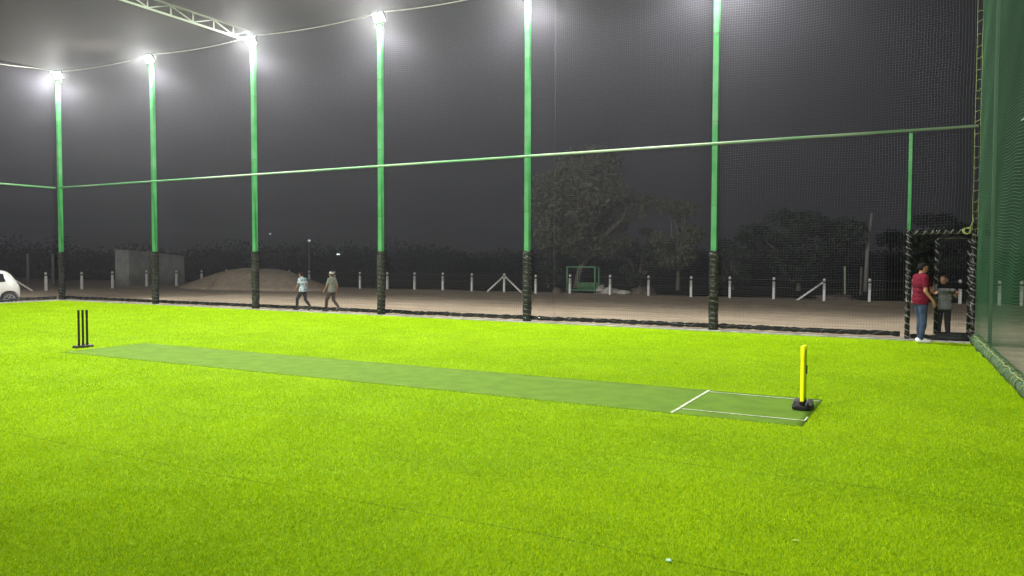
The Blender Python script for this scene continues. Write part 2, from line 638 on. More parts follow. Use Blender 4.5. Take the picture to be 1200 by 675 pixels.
lumpy_tube(pa, pb, 0.10, 3, sag=0.02, amp=0.5).build("roll", GNETROLL, root, smooth=True)
ties(pa, pb, 0.30, 0.105, 6, "tie_rope", ROPE, root, 0.008)
m = MB()
pts = []
for i in range(260):
    t = i / 259
    p = Vector(pa).lerp(Vector(pb), t)
    pts.append(p + Vector((-0.05 + 0.04 * mnoise.noise((t * 60, 1, 0)), 0, 0.10 + 0.035 * mnoise.noise((t * 45, 2, 0)))))
m.tube(pts, 0.012, 5)
m.build("lacing", ROPE, root)

# ------------------------------------------------------------------ nets: every strand is real twine
def strands(lines, r, name, material, parent=None, kind=None):
    """lines: list of (n,3) arrays -> three-sided tubes in one mesh"""
    V, T = [], []
    off = 0
    for L in lines:
        n = len(L)
        d = np.gradient(L, axis=0)
        d /= np.linalg.norm(d, axis=1)[:, None]
        up = np.where(np.abs(d[:, 2:3]) < 0.9, np.array([[0, 0, 1.0]]), np.array([[0, 1.0, 0]]))
        s = np.cross(d, up)
        s /= np.linalg.norm(s, axis=1)[:, None]
        t = np.cross(s, d)
        ring = [L + r * (math.cos(a) * s + math.sin(a) * t) for a in (math.pi / 2, math.pi * 7 / 6, math.pi * 11 / 6)]
        V.append(np.stack(ring, 1).reshape(-1, 3))
        i = np.arange(n - 1)[:, None] * 3 + off
        for k in range(3):
            k2 = (k + 1) % 3
            T.append(np.concatenate([i + k, i + k2, i + 3 + k2], 1))
            T.append(np.concatenate([i + k, i + 3 + k2, i + 3 + k], 1))
        off += n * 3
    me = raw_mesh(name, np.concatenate(V), np.concatenate(T))
    return link(name, me, material, parent)


ROOF_Z = 9.37


def roof_edge(x):
    """top rope of the back net sags a little between the poles"""
    ks = POLES + [32.1]
    for a, b in zip(ks, ks[1:]):
        if a <= x <= b:
            t = (x - a) / (b - a)
            return ROOF_Z - 0.42 * t * (1 - t)
    return ROOF_Z


def back_net():
    lines = []
    sp = 0.06
    xs = np.arange(-0.3, 32.05, sp)
    for x in xs:
        top = roof_edge(x)
        gate = 30.70 < x
        z = np.linspace(2.46 if gate else 0.10, top, 16)
        wob = 0.012 * np.sin(z * 2.1 + x * 0.8) + 0.006 * np.sin(z * 7 + x * 3.1)
        y = 0.12 + 0.02 * np.sin(x * 1.15) * np.sin(z * 0.7)
        lines.append(np.stack([x + wob, y + 0 * z, z], 1))
    for z0 in np.arange(0.12, 9.25, sp):
        x = np.arange(-0.3, 30.70 if z0 < 2.46 else 32.06, 0.45)
        z = z0 + (z0 / 9.4) * np.array([roof_edge(a) - ROOF_Z for a in x]) + 0.022 * np.sin(x * 1.9 + z0 * 1.1) + 0.008 * np.sin(x * 4.3 + z0 * 0.6)
        y = 0.12 + 0.02 * np.sin(x * 1.15) * np.sin(z * 0.7)
        lines.append(np.stack([x, y, z], 1))
    root = empty("net_wall", (0, 0, 0))
    tag(root, 'black mesh net hung along the back poles under the floodlights', 'net')
    strands(lines, 0.0020, "mesh", NETB, root)
    # doubled seam where two net panels are laced
    z = np.linspace(0.1, 9.25, 60)
    strands([np.stack([22.05 + 0.01 * np.sin(z * 9), 0.115 + 0 * z, z], 1)], 0.004, "seam", mat("net seam", (0.05, 0.05, 0.055), 0.8), root)
    # top rope
    m = MB()
    m.tube([(x, 0.1, roof_edge(x) + 0.005) for x in np.arange(-0.3, 32.0, 0.3)], 0.014, 6)
    m.build("edge_rope", WROPE, root)


def left_net():
    lines = []
    sp = 0.05
    for y in np.arange(-20.5, 0.1, sp):
        z = np.linspace(0.10, ROOF_Z - 0.1, 14)
        lines.append(np.stack([-0.42 + 0 * z, y + 0.012 * np.sin(z * 2 + y), z], 1))
    for z0 in np.arange(0.12, 9.25, sp):
        y = np.arange(-20.5, 0.12, 0.45)
        lines.append(np.stack([-0.42 + 0 * y, y, z0 + 0.014 * np.sin(y * 1.9 + z0)], 1))
    root = empty("net_wall", (0, 0, 0))
    tag(root, 'black mesh net of the left wall in front of the white car', 'net')
    strands(lines, 0.0017, "mesh", NETB, root)
    m = MB()
    m.tube([(-0.40, y, ROOF_Z - 0.1 + 0.09 * math.cos(y * 2 * math.pi / 5.2)) for y in np.arange(-20.5, 0.05, 0.3)], 0.014, 6)
    m.build("edge_rope", WROPE, root)


def right_net():
    lines = []
    across = []
    sp = 0.05
    for y in np.arange(-21, -0.02, sp):
        z = np.linspace(0.10, ROOF_Z, 26)
        bow = 0.02 * np.sin(z / ROOF_Z * np.pi) * (0.5 + 0.5 * np.sin(y * 0.9)) + 0.006 * np.sin(z * 3.3 + y * 2.2)
        lines.append(np.stack([right_x(y) + bow, y + 0.02 * np.sin(z * 1.6 + y), z], 1))
    for z0 in np.arange(0.12, 9.3, sp):
        y = np.arange(-21, -0.01, 0.3)
        z = z0 + 0.05 * np.sin(y * 1.5 + z0 * 0.5) + 0.02 * np.sin(y * 3.7 + z0 * 0.9)
        bow = 0.02 * np.sin(z / ROOF_Z * np.pi) * (0.5 + 0.5 * np.sin(y * 0.9)) + 0.006 * np.sin(z * 3.3 + y * 2.2)
        across.append(np.stack([right_x(y) + bow, y, z], 1))
    root = empty("net_wall", (0, 0, 0))
    tag(root, 'green mesh net of the right wall seen almost edge on', 'net')
    strands(lines, 0.0016, "upright_mesh", mat("dark green net twine", (0.018, 0.075, 0.03), 0.8), root)
    strands(across, 0.0021, "cross_mesh", NETG, root)


def roof_net():
    lines = []
    sp = 0.055

    def rz(x, y):
        s = np.sin(np.clip(-y / 20.5, 0, 1) * np.pi)
        e = np.array([roof_edge(a) for a in np.atleast_1d(x)]) - ROOF_Z
        return ROOF_Z + 0.02 + e * np.exp(y / 1.2) - 0.16 * s * (0.6 + 0.4 * np.sin(x * 0.6)) + 0.04 * np.sin(x * 1.3 + y * 0.8) * s
    for x in np.arange(-0.4, 32.4, sp):
        y = np.arange(-20.5, 0.11, 0.6)
        lines.append(np.stack([x + 0.01 * np.sin(y * 2), y, rz(np.full_like(y, x), y)], 1))
    for y0 in np.arange(-20.5, 0.1, sp):
        x = np.arange(-0.4, 32.5, 0.6)
        lines.append(np.stack([x, y0 + 0.01 * np.sin(x * 2), rz(x, np.full_like(x, y0))], 1))
    o = strands(lines, 0.0017, "roof_net", NETR)
    tag(o, 'pale mesh net stretched overhead as the roof', 'net')


back_net()
left_net()
right_net()
roof_net()

# lacing ladder up the right hand corner
root = empty("lacing_rope", (0, 0, 0))
tag(root, 'yellow green rope laced like a ladder up the right corner', 'rope')
for dx in (0.0, 0.10):
    m = MB()
    m.tube([(31.96 + dx + 0.015 * mnoise.noise((z * 1.5, dx * 9, 0)), -0.03 - dx * 0.5, z) for z in np.arange(2.3, 9.3, 0.12)], 0.005, 5)
    m.build("cord", ROPE, root)
rr = random.Random(3)
z = 2.45
while z < 9.25:
    m = MB()
    m.tube([(31.96, -0.03, z), (32.01, -0.07, z + rr.uniform(-.03, .03)), (32.06, -0.08, z + rr.uniform(-.02, .05))], 0.0042, 5)
    m.build("rung", ROPE, root)
    z += rr.uniform(0.17, 0.27)
# knotted tail on the gate lintel
m = MB()
kp = []
for i in range(40):
    a = i * 0.62
    kp.append((31.86 + 0.075 * math.cos(a) * (1 + .3 * math.sin(i)), -0.10 + 0.03 * math.sin(a * 1.7), 2.42 + 0.06 * math.sin(a) + 0.02 * math.sin(i * 1.3)))
kp += [(31.93, -0.10, 2.52), (31.97, -0.08, 2.62), (31.96, -0.06, 2.75)]
m.tube(kp, 0.010, 5)
tag(m.build("rope_knot", ROPE), 'yellow rope knot tied at the top right of the gate frame', 'rope')
# stay rope outside the right net
m = MB()
m.tube([(32.62, -10.6, 3.62), (32.50, -7.0, 3.86), (32.42, -4.4, 4.03)], 0.012, 6)
tag(m.build("stay_rope", WROPE), 'pale slanting rope against the green right net', 'rope')

# ------------------------------------------------------------------ roof truss
root = empty("roof_truss", (10.72, -0.1, 9.1))
tag(root, 'pale lattice roof truss running out from the third pole', 'truss')
LT = 20.2
m = MB()
m.bar((0, 0.02, 0.03), (0, -LT, 0.03), 0.05)
m.build("bottom_chord", STEEL, root)
m = MB()
m.bar((0, 0.02, 0.36), (0, -LT, 0.36), 0.045)
m.build("top_chord", STEEL, root)
m = MB()
k = 0
y = -0.72
while y > -LT:
    m.bar((0, y, 0.055), (0, y, 0.3375), 0.03)
    nxt = y - 0.80
    if k % 2 == 0:
        m.bar((0, y - 0.02, 0.06), (0, nxt + 0.02, 0.33), 0.03)
    else:
        m.bar((0, y - 0.02, 0.33), (0, nxt + 0.02, 0.06), 0.03)
    y = nxt
    k += 1
m.bar((0, -0.1, 0.33), (0, -0.70, 0.06), 0.03)
m.build("lattice", STEEL, root)

# ------------------------------------------------------------------ green drop post over the gate
g = MB()
g.box(30.72, 30.79, -0.03, 0.04, 2.45, 4.584)
tag(g.build("drop_post", GREEN, bevel=0.006), 'short green post between the rail and the black gate frame', 'post')

# ------------------------------------------------------------------ gate
root = empty("gate", (30.76, 0.0, 0.0))
tag(root, 'black plastic wrapped gate frame with net leaf in the right corner', 'gate')


def wrap_bar(a, b, w, seed, name, parent):
    a, b = Vector(a), Vector(b)
    n = max(6, int((b - a).length / 0.03))
    pts, rs = [], []
    for i in range(n + 1):
        p = a.lerp(b, i / n)
        s = i * 0.03
        pts.append(p)
        rs.append(w / 2 * (1 + 0.18 * mnoise.noise((s * 7, seed, 0)) - 0.15 * (0.5 + 0.5 * math.cos(s * 2 * math.pi / 0.16)) ** 6))
    m = MB()
    m.tube(pts, rs, 8)
    o = m.build(name, PLASTIC, parent, smooth=True)
    ties(a + (b - a).normalized() * 0.02, b - (b - a).normalized() * 0.02, 0.15, w / 2 * 0.97, seed, "glint", GLINT, o, 0.008)  # added cord, half sunk, gives the bar its broken highlights
    return o


wrap_bar((0, 0, 0.04), (0, 0, 2.40), 0.11, 11, "jamb", root)
wrap_bar((1.24, 0, 0.04), (1.24, 0, 2.40), 0.11, 12, "jamb", root)
wrap_bar((-0.05, 0, 2.40), (1.29, 0, 2.40), 0.09, 13, "lintel", root)
m = lumpy_tube((0.06, 0, 0.10), (1.19, 0, 0.09), 0.055, 14)
m.build("threshold", PLASTIC, root, smooth=True)
leaf = empty("leaf", (1.17, 0.02, 0))
leaf.parent = root


def leaf_frame():
    m = MB()
    w = 0.075
    x0 = -0.62
    m.tube([(x0, 0, 0.17), (x0, 0, 2.26)], w / 2, 8)
    m.tube([(0, 0, 0.17), (0, 0, 2.26)], w / 2, 8)
    m.tube([(x0, 0, 2.28), (0, 0, 2.28)], w / 2, 8)
    m.tube([(x0, 0, 0.17), (0, 0, 0.17)], w / 2 + 0.015, 8)
    m.build("leaf_frame", PLASTIC, leaf, smooth=True)
    m = MB()
    m.tube([(x0 + 0.04, 0, 1.22), (-0.04, 0, 1.21)], 0.045, 8)
    m.build("mid_bar", mat("matte black wrap", (0.006, 0.006, 0.006), 0.85, spec=0.1), leaf, smooth=True)
    ties((x0, 0, 0.2), (x0, 0, 2.24), 0.19, 0.040, 5, "glint", GLINT, leaf, 0.007)
    ties((0, 0, 0.2), (0, 0, 2.24), 0.19, 0.040, 6, "glint", GLINT, leaf, 0.007)
    lines = []
    for x in np.arange(x0 + 0.04, -0.02, 0.05):
        zz = np.linspace(0.2, 2.26, 8)
        lines.append(np.stack([x + 0 * zz, 0 * zz, zz], 1))
    for z in np.arange(0.2, 2.26, 0.05):
        xx = np.linspace(x0 + 0.02, -0.02, 5)
        lines.append(np.stack([xx, 0 * xx, z + 0 * xx], 1))
    strands(lines, 0.0017, "leaf_net", NETB, leaf)
    g = MB()
    g.box(x0 - 0.02, x0 + 0.02, -0.075, -0.04, 1.12, 1.26)
    g.build("latch", HOUSE, leaf)


leaf_frame()

# ------------------------------------------------------------------ stumps
def stump_profile(r, h):
    return [(r * 0.9, 0.0), (r, 0.02), (r, h - 0.20), (r * 1.0, h - 0.195), (r * 0.86, h - 0.185), (r * 0.86, h - 0.175), (r * 1.06, h - 0.165), (r * 1.06, h - 0.006), (r * 0.98, h)]


def stumps(loc, rz, scol, bcol, label, r, springs):
    root = empty("cricket_stumps", loc, rz)
    tag(root, label, 'stumps')
    g = MB()
    n = 24
    hx, hy = 0.115, 0.185
    vs = []
    for z, k in ((0.0, 1.0), (0.03, 1.0), (0.045, 0.93)):
        for i in range(n):
            a = 2 * math.pi * i / n
            c, s = math.cos(a), math.sin(a)
            q = (abs(c) ** 4 + abs(s) ** 4) ** -0.25
            vs.append((hx * k * c * q, hy * k * s * q, z))
    fs = [(j * n + i, j * n + (i + 1) % n, (j + 1) * n + (i + 1) % n, (j + 1) * n + i) for j in range(2) for i in range(n)]
    fs += [tuple(range(n - 1, -1, -1)), tuple(2 * n + i for i in range(n))]
    g.add(vs, fs)
    base = g.build("base", bcol, root)
    if springs:
        for s in (-1, 1):
            for yy in (-0.09, 0.0, 0.09):
                g = MB()
                g.tube([(s * 0.045, yy, 0.046), (s * 0.055, yy, 0.085), (s * 0.085, yy, 0.09), (s * 0.10, yy, 0.046)], 0.012, 6)
                g.build("spring_clip", mat("grey clip", (0.10, 0.10, 0.11), 0.4), base)
    for yy in (-0.085, 0.0, 0.085):
        g = MB()
        g.lathe(stump_profile(r, 0.70), (0, yy, 0.046), 16)
        g.build("stump", scol, root, smooth=True)
        g = MB()
        g.lathe([(r * 1.15, 0), (r * 1.25, 0.01), (r * 1.25, 0.035), (r * 1.02, 0.045)], (0, yy, 0.0455), 14)
        g.build("socket", bcol, base)
    g = MB()
    for s in (-1, 1):
        g.tube([(0, s * 0.006, 0.752), (0, s * 0.030, 0.754), (0, s * 0.058, 0.754), (0, s * 0.082, 0.752)], [0.006, 0.010, 0.009, 0.006], 8)
    return root


YEL = mat("yellow stump plastic", (0.86, 0.90, 0.01), 0.35, spec=0.3)
BLK = mat("black stump plastic", (0.006, 0.006, 0.006), 0.5, spec=0.2, var=(0.012, 0.012, 0.012), scale=20)
near = stumps((29.86, -9.46, 0.016), 0.0, YEL, BLK, 'bright yellow cricket stumps on a black spring base at the near crease', 0.024, True)
g = MB()
g.box(0.020, 0.030, 0.06, 0.11, 0.40, 0.50)
g.build("sticker", mat("dark sticker", (0.03, 0.05, 0.08), 0.5), near)
far = stumps((16.38, -9.80, 0.0), 0.0, BLK, BLK, 'black cricket stumps standing at the far end of the pitch mat', 0.021, False)
g = MB()
g.lathe([(0.0215, 0), (0.0218, 0.005), (0.0218, 0.03), (0.0215, 0.035)], (0, 0.085, 0.60), 14)
g.build("white_band", mat("white band", (0.7, 0.7, 0.7), 0.5), far)

# bits lying on the turf
m = MB()
m.lathe([(0.012, 0.0), (0.026, 0.004), (0.030, 0.018), (0.022, 0.032), (0.008, 0.036)], (0, 0, 0), 14)
o = m.build("bottle_cap", mat("mint plastic", (0.42, 0.75, 0.50), 0.6), smooth=True, loc=(29.84, -14.84, 0.012))
o.scale = (0.62, 0.5, 0.42)
tag(o, 'small pale mint plastic bit lying on the near turf', 'litter')
m = MB()
m.add([(-0.05, 0, 0.02), (-0.015, 0.02, 0.028), (0.03, 0.014, 0.03), (0.05, 0, 0.022), (0.02, -0.016, 0.03), (-0.02, -0.02, 0.026)], [(0, 1, 2, 3, 4, 5)])
o = m.build("fallen_leaf", mat("pale leaf", (0.40, 0.55, 0.10), 0.7), loc=(30.45, -14.14, 0.006))
o.scale = (0.5, 0.5, 0.6)
tag(o, 'small pale leaf lying on the near turf', 'leaf')

# ------------------------------------------------------------------ fence of white posts
fp = empty("fence_post")
g = MB()
g.box(-0.055, 0.055, -0.055, 0.055, -0.2, 0.80)
g.build("post_body", WPOST, fp, bevel=0.01)
g = MB()
g.box(-0.048, 0.048, -0.048, 0.048, 0.8005, 0.875)
g.build("dark_band", mat("dark band paint", (0.03, 0.03, 0.03), 0.7), fp)
g = MB()
g.lathe([(0.05, 0.8755), (0.066, 0.90), (0.07, 0.94), (0.055, 0.985), (0.02, 1.01)], (0, 0, 0), 14)
g.build("knob", WPOST, fp, smooth=True)
BX = [-10.6, -8.6, -6.8, -4.93, -3.23, -1.16, 0.85, 2.91, 4.88, 6.84, 8.77, 10.83, 12.75, 14.74, 16.96, 18.98, 21.11, 22.95, 24.94, 27.09, 28.92, 30.6, 32.32, 33.7, 34.45]
LY = [-0.4, 1.8, 3.91, 5.97, 8.01, 9.9, 12.18, 14.34, 16.3]
first = True
ORD = ('first', 'second', 'third', 'fourth', 'fifth', 'sixth', 'seventh', 'eighth', 'ninth', 'tenth')


def brace(parent, dx, dy, name="brace"):
    m = MB()
    m.bar((0.055 * (1 if dx > 0 else -1 if dx < 0 else 0), 0.055 * (1 if dy > 0 else -1 if dy < 0 else 0), 0.84), (dx, dy, 0.0), 0.075)
    return m.build(name, WPOST, parent)


LBL = {10: 'white fence post with two slanting braces, left of the big tree',
       19: 'white fence post with one slanting brace, left of the gate',
       }
for i, x in enumerate(BX):
    o = fp if first else copy_tree(fp)
    first = False
    o.location = (x, 17.6, ground_z(x, 17.6))
    if i < 10:
        gl = 'white back row fence post, %s to the left of the double braced post' % ORD[9 - i]
    elif i < 19:
        gl = 'white back row fence post, %s to the right of the double braced post' % ORD[i - 11]
    else:
        gl = 'white back row fence post, %s to the right of the single braced post' % ORD[i - 20]
    tag(o, gl, 'fence post', 'white posts of the back fence row')
    o.rotation_euler.z = random.Random(i).uniform(-.2, .2)
    x_ = x
    if abs(x - 10.83) < 0.01:
        o.rotation_euler.z = 0
        brace(o, -1.06, 0)
        brace(o, 1.06, 0)
        o['label'] = 'white fence post with two slanting braces, left of the big tree'
        del o['group']
    if abs(x - 27.09) < 0.01:
        o.rotation_euler.z = 0
        brace(o, -1.15, 0)
        o['label'] = 'white fence post with one slanting brace, left of the gate'
        del o['group']
for i, y in enumerate(LY):
    o = copy_tree(fp)
    o.location = (-11.5, y, ground_z(-11.5, y))
    o.rotation_euler.z = 0
    gl = ('white left row fence post hidden by the car, %s left of the braced one' % ORD[1 - i]) if i < 2 else 'white left row fence post, %s to the right of the braced post behind the car' % ORD[i - 3]
    tag(o, gl, 'fence post', 'white posts of the left fence row')
    if abs(y - 3.91) < 0.01:
        brace(o, 0, 1.32)
        o['label'] = 'white fence post with a slanting brace, right behind the white car'
        del o['group']
    o.name = "fence_post"
for zz in (0.92, 0.55):
    m = MB()
    pts = []
    for i in range(len(BX) - 1):
        for t in (0, 0.5):
            x = BX[i] + (BX[i + 1] - BX[i]) * t
            pts.append((x, 17.53, zz + ground_z(x, 17.6) - (0.03 if t else 0)))
    m.tube(pts, 0.006, 4)
    tag(m.build("fence_wire", mat("rusty wire", (0.10, 0.09, 0.08), 0.7)), 'thin wire strung between the white posts, %s strand' % ('upper' if zz > .8 else 'lower'), 'wire')

# ------------------------------------------------------------------ sand heap, stones, stakes
m = MB()
vs = []
NA, NR = 72, 26
for r in range(NR + 1):
    for a in range(NA):
        t = r / NR
        an = 2 * math.pi * a / NA
        ex = 6.1 + 0.7 * mnoise.noise((math.cos(an) * 1.5, math.sin(an) * 1.5, 3))
        ey = 2.6 + 0.4 * mnoise.noise((math.cos(an) * 1.5, math.sin(an) * 1.5, 8))
        x, y = ex * t * math.cos(an), ey * t * math.sin(an)
        sk = x - 0.9
        prof = max(0, 1 - t) ** 0.95
        h = 1.9 * prof * (1.0 - 0.05 * abs(sk)) + 0.12 * mnoise.noise((x * 0.8, y * 1.2, 1)) * (1 - t) + 0.05 * mnoise.noise((x * 2.3, y * 2.3, 1)) * (1 - t)
        h = h if h < 0.8 else 0.8 + 0.42 * (1 - math.exp(-(h - 0.8) / 0.42)) + 0.06 * mnoise.noise((x * .7, y, 2))
        vs.append((x, y, max(h, -0.02) if r < NR else -0.15))
m.add(vs, [(r * NA + a, r * NA + (a + 1) % NA, (r + 1) * NA + (a + 1) % NA, (r + 1) * NA + a)[::-1] for r in range(NR) for a in range(NA)])
o = m.build("sand_heap", SAND, smooth=True, loc=(-4.3, 14.0, -0.02))
tag(o, 'broad brown heap of sand before the white fence posts', 'sand heap')


def rock(loc, s, material, label, seed, flat=0.6, name="stone", cat='stone', group=None):
    bm = bmesh.new()
    bmesh.ops.create_icosphere(bm, subdivisions=3, radius=1.0)
    for v in bm.verts:
        p = v.co.copy()
        k = 1 + 0.35 * mnoise.noise(p * 1.3 + Vector((seed, 0, 0))) + 0.12 * mnoise.noise(p * 4 + Vector((seed, 3, 0)))
        v.co = Vector((p.x * s[0], p.y * s[1], max(p.z, -0.5) * s[2] * flat)) * k
    me = bpy.data.meshes.new(name)
    bm.to_mesh(me)
    bm.free()
    o = link(name, me, material, None, True, 0, loc)
    tag(o, label, cat, group)
    return o


SACK = mat("pale sack", (0.5, 0.48, 0.43), 0.9, var=(0.38, 0.36, 0.32), scale=6)
EARTH = mat("rubble earth", (0.16, 0.13, 0.10), 0.95, var=(0.10, 0.08, 0.06), scale=4, bump=0.05, bscale=10)
rock((16.72, 18.1, 0.10), (0.45, 0.3, 0.30), SACK, 'pale sack slumped on the ground right of the white post', 1, 0.7, "sack", 'sack')
rock((17.45, 18.2, 0.06), (0.38, 0.3, 0.22), SACK, 'low pale sack beside the slumped sack near the rubble', 2, 0.7, "sack", 'sack')
rock((18.5, 18.4, 0.02), (0.75, 0.5, 0.55), EARTH, 'low brown mound of rubble behind the white posts', 3, 0.7, "rubble_mound", 'rubble')
rock((15.95, 18.9, 0.1), (0.25, 0.2, 0.4), SACK, 'pale lump beside the green metal frame', 5, 0.8, "stone", 'stone')
rock((13.55, 18.7, 0.0), (0.35, 0.3, 0.28), EARTH, 'small dark lump left of the green metal frame', 6, 0.8, "stone", 'stone')
rock((27.45, 18.9, -0.02), (1.15, 0.6, 0.30), EARTH, 'low dark earth bump behind the single braced post', 7, 0.7, "earth_bump", 'earth')
m = MB()
m.bar((27.65, 21.0, -0.1), (27.62, 21.0, 1.46), 0.09)
tag(m.build("wooden_stake", mat("grey green stake", (0.28, 0.34, 0.22), .9), bevel=0.01), 'pale wooden stake standing behind the single braced post', 'stake')
m = MB()
m.bar((28.29, 21.4, -0.1), (28.31, 21.4, 1.42), 0.06)
tag(m.build("wooden_stake", WOOD, bevel=0.01), 'thin brown stake between the braced post and the next post', 'stake')
m = MB()
m.tube([(28.2, 26, -0.1), (28.26, 26, 2), (28.45, 26, 4.25)], [0.11, 0.10, 0.075], 10)
tag(m.build("leaning_pole", mat("grey pole", (0.26, 0.25, 0.23), .8), smooth=True), 'tall grey leaning pole behind the fence, left of the gate', 'pole')

# green metal frame among the trees
root = empty("metal_frame", (14.06, 18.75, ground_z(14, 18.7)))
tag(root, 'green metal frame shelter under the big tree', 'frame')
GF = mat("dull green frame paint", (0.07, 0.24, 0.10), 0.5)
for (x, y) in ((0, 0), (1.6, 0), (0.18, 1.0), (1.42, 1.0)):
    m = MB()
    m.bar((x, y, -0.1), (x, y, 1.34), 0.07)
    m.build("leg", GF, root)
for p, q in (((-0.035, 0, 1.37), (1.635, 0, 1.37)), ((0.18, 1.0, 1.37), (1.42, 1.0, 1.37)), ((0, 0.03, 1.368), (0.18, 0.97, 1.368)), ((1.6, 0.03, 1.368), (1.42, 0.97, 1.368)), ((0.04, 0, 0.14), (1.56, 0, 0.14))):
    m = MB()
    m.bar(p, q, 0.055)
    m.build("frame_bar", GF, root)
m = MB()
m.box(0.2, 1.4, 0.93, 0.96, 0.12, 0.52)
m.build("lower_panel", mat("green panel", (0.10, 0.28, 0.10), 0.6, var=(0.05, 0.17, 0.06), scale=5), root)

# ------------------------------------------------------------------ tin shed behind the left fence row
root = empty("tin_shed", (-12.6, 11.8, ground_z(-12.6, 12)))
tag(root, 'grey corrugated tin shed behind the left row of white posts', 'shed')


def corrugated(a, b, h0, h1):
    m = MB()
    a, b = Vector(a), Vector(b)
    L = (b - a).length
    d = (b - a) / L
    nn = Vector((d.y, -d.x, 0))
    n = int(L / 0.045)
    vs = []
    for i in range(n + 1):
        t = i / n
        p = a + d * L * t + nn * 0.022 * math.sin(i * 0.045 / 0.18 * 2 * math.pi)
        vs += [(p.x, p.y, -0.15), (p.x, p.y, h0 + (h1 - h0) * t)]
    m.add(vs, [(2 * i, 2 * i + 2, 2 * i + 3, 2 * i + 1) for i in range(n)])
    o = m.build("wall", TIN, root, smooth=True)
    s = o.modifiers.new("thickness", 'SOLIDIFY')
    s.thickness = 0.006


corrugated((0, 0, 0), (-0.45, 1.75, 0), 2.22, 2.12)
corrugated((-0.46, 1.79, 0), (-1.1, 4.95, 0), 2.05, 1.86)
corrugated((-1.75, 0.25, 0), (-0.05, 0, 0), 2.25, 2.22)
m = MB()
m.bar((-0.47, 1.78, -0.1), (-0.47, 1.78, 2.2), 0.09)
m.build("corner_post", WOOD, root)
m = MB()
m.add([(0.02, -0.03, 2.25), (-1.9, 0.2, 2.31), (-3.0, 4.9, 2.0), (-1.05, 5.0, 1.88), (-0.42, 1.77, 2.14)], [(0, 4, 3, 2, 1)])
o = m.build("roof", TIN, root)
s = o.modifiers.new("thickness", 'SOLIDIFY')
s.thickness = 0.02
for (x, y, h, lb) in ((-22.2, 11.1, 2.0, 'dim grey post standing far left behind the car'), (-20.7, 11.9, 2.0, 'dim grey post just left of the far corner pole')):
    m = MB()
    m.bar((x, y, -0.2), (x, y, h), 0.13)
    tag(m.build("old_post", mat("dim grey concrete", (0.22, 0.22, 0.21), .9), bevel=0.01), lb, 'post')

# ------------------------------------------------------------------ far street lamps
def street_lamp(x, y, h, size, glow, label):
    root = empty("street_lamp", (x, y, 0))
    tag(root, label, 'street lamp')
    m = MB()
    m.tube([(0, 0, -0.1), (0, 0, h * 0.6), (0, 0, h)], [0.11, 0.09, 0.07], 8)
    m.build("mast", mat("lamp mast", (0.16, 0.16, 0.16), .6), root)
    m = MB()
    m.tube([(0, 0, h - 0.05), (0.2, -0.2, h + 0.06), (0.5, -0.5, h + 0.06)], 0.05, 6)
    m.build("arm", MATS["lamp mast"], root)
    m = MB()
    m.lathe([(size * .4, 0.0), (size, 0.02), (size * 1.1, 0.12), (size * .6, 0.2)], (0.5, -0.5, h - 0.14), 12)
    m.build("lamp_head", mat("far lamp glow %.1f" % glow, (0.85, 0.95, 1.0), .4, emit=glow), root)


street_lamp(-25.8, 41.8, 3.6, 0.13, 0.6, 'dim street lamp on a mast beyond the sand heap')
street_lamp(-35.6, 53.4, 2.3, 0.16, 0.7, 'tiny far street lamp close right of the mast')
street_lamp(-33.2, 54.8, 2.25, 0.19, 2.2, 'brightest far street lamp, right of the mast')
street_lamp(-51.9, 61.9, 5.2, 0.16, 0.5, 'tiny far street lamp high left of the mast')

# ------------------------------------------------------------------ vegetation
def leaf_cloud(centers, n, size, seed):
    """centers: list of (x,y,z,rx,ry,rz,weight) clumps -> leaf quads as two tris"""
    rg = np.random.default_rng(seed)
    W = np.array([c[6] for c in centers], float)
    idx = rg.choice(len(centers), n, p=W / W.sum())
    C = np.array([c[:3] for c in centers])[idx]
    Rr = np.array([c[3:6] for c in centers])[idx]
    d = rg.normal(size=(n, 3))
    d /= np.linalg.norm(d, axis=1)[:, None]
    rad = rg.random(n) ** 0.45
    P = C + d * Rr * rad[:, None]
    # stray twigs
    a = rg.normal(size=(n, 3))
    a /= np.linalg.norm(a, axis=1)[:, None]
    b = np.cross(a, rg.normal(size=(n, 3)))
    b /= np.linalg.norm(b, axis=1)[:, None]
    s = (size * rg.uniform(0.55, 1.4, n))[:, None]
    V = np.empty((n, 4, 3))
    V[:, 0] = P - a * s
    V[:, 1] = P + b * s * 0.42
    V[:, 2] = P + a * s
    V[:, 3] = P - b * s * 0.42
    base = np.arange(n)[:, None] * 4
    T = np.concatenate([base + np.array([[0, 1, 2]]), base + np.array([[0, 2, 3]])])
    return V.reshape(-1, 3), T


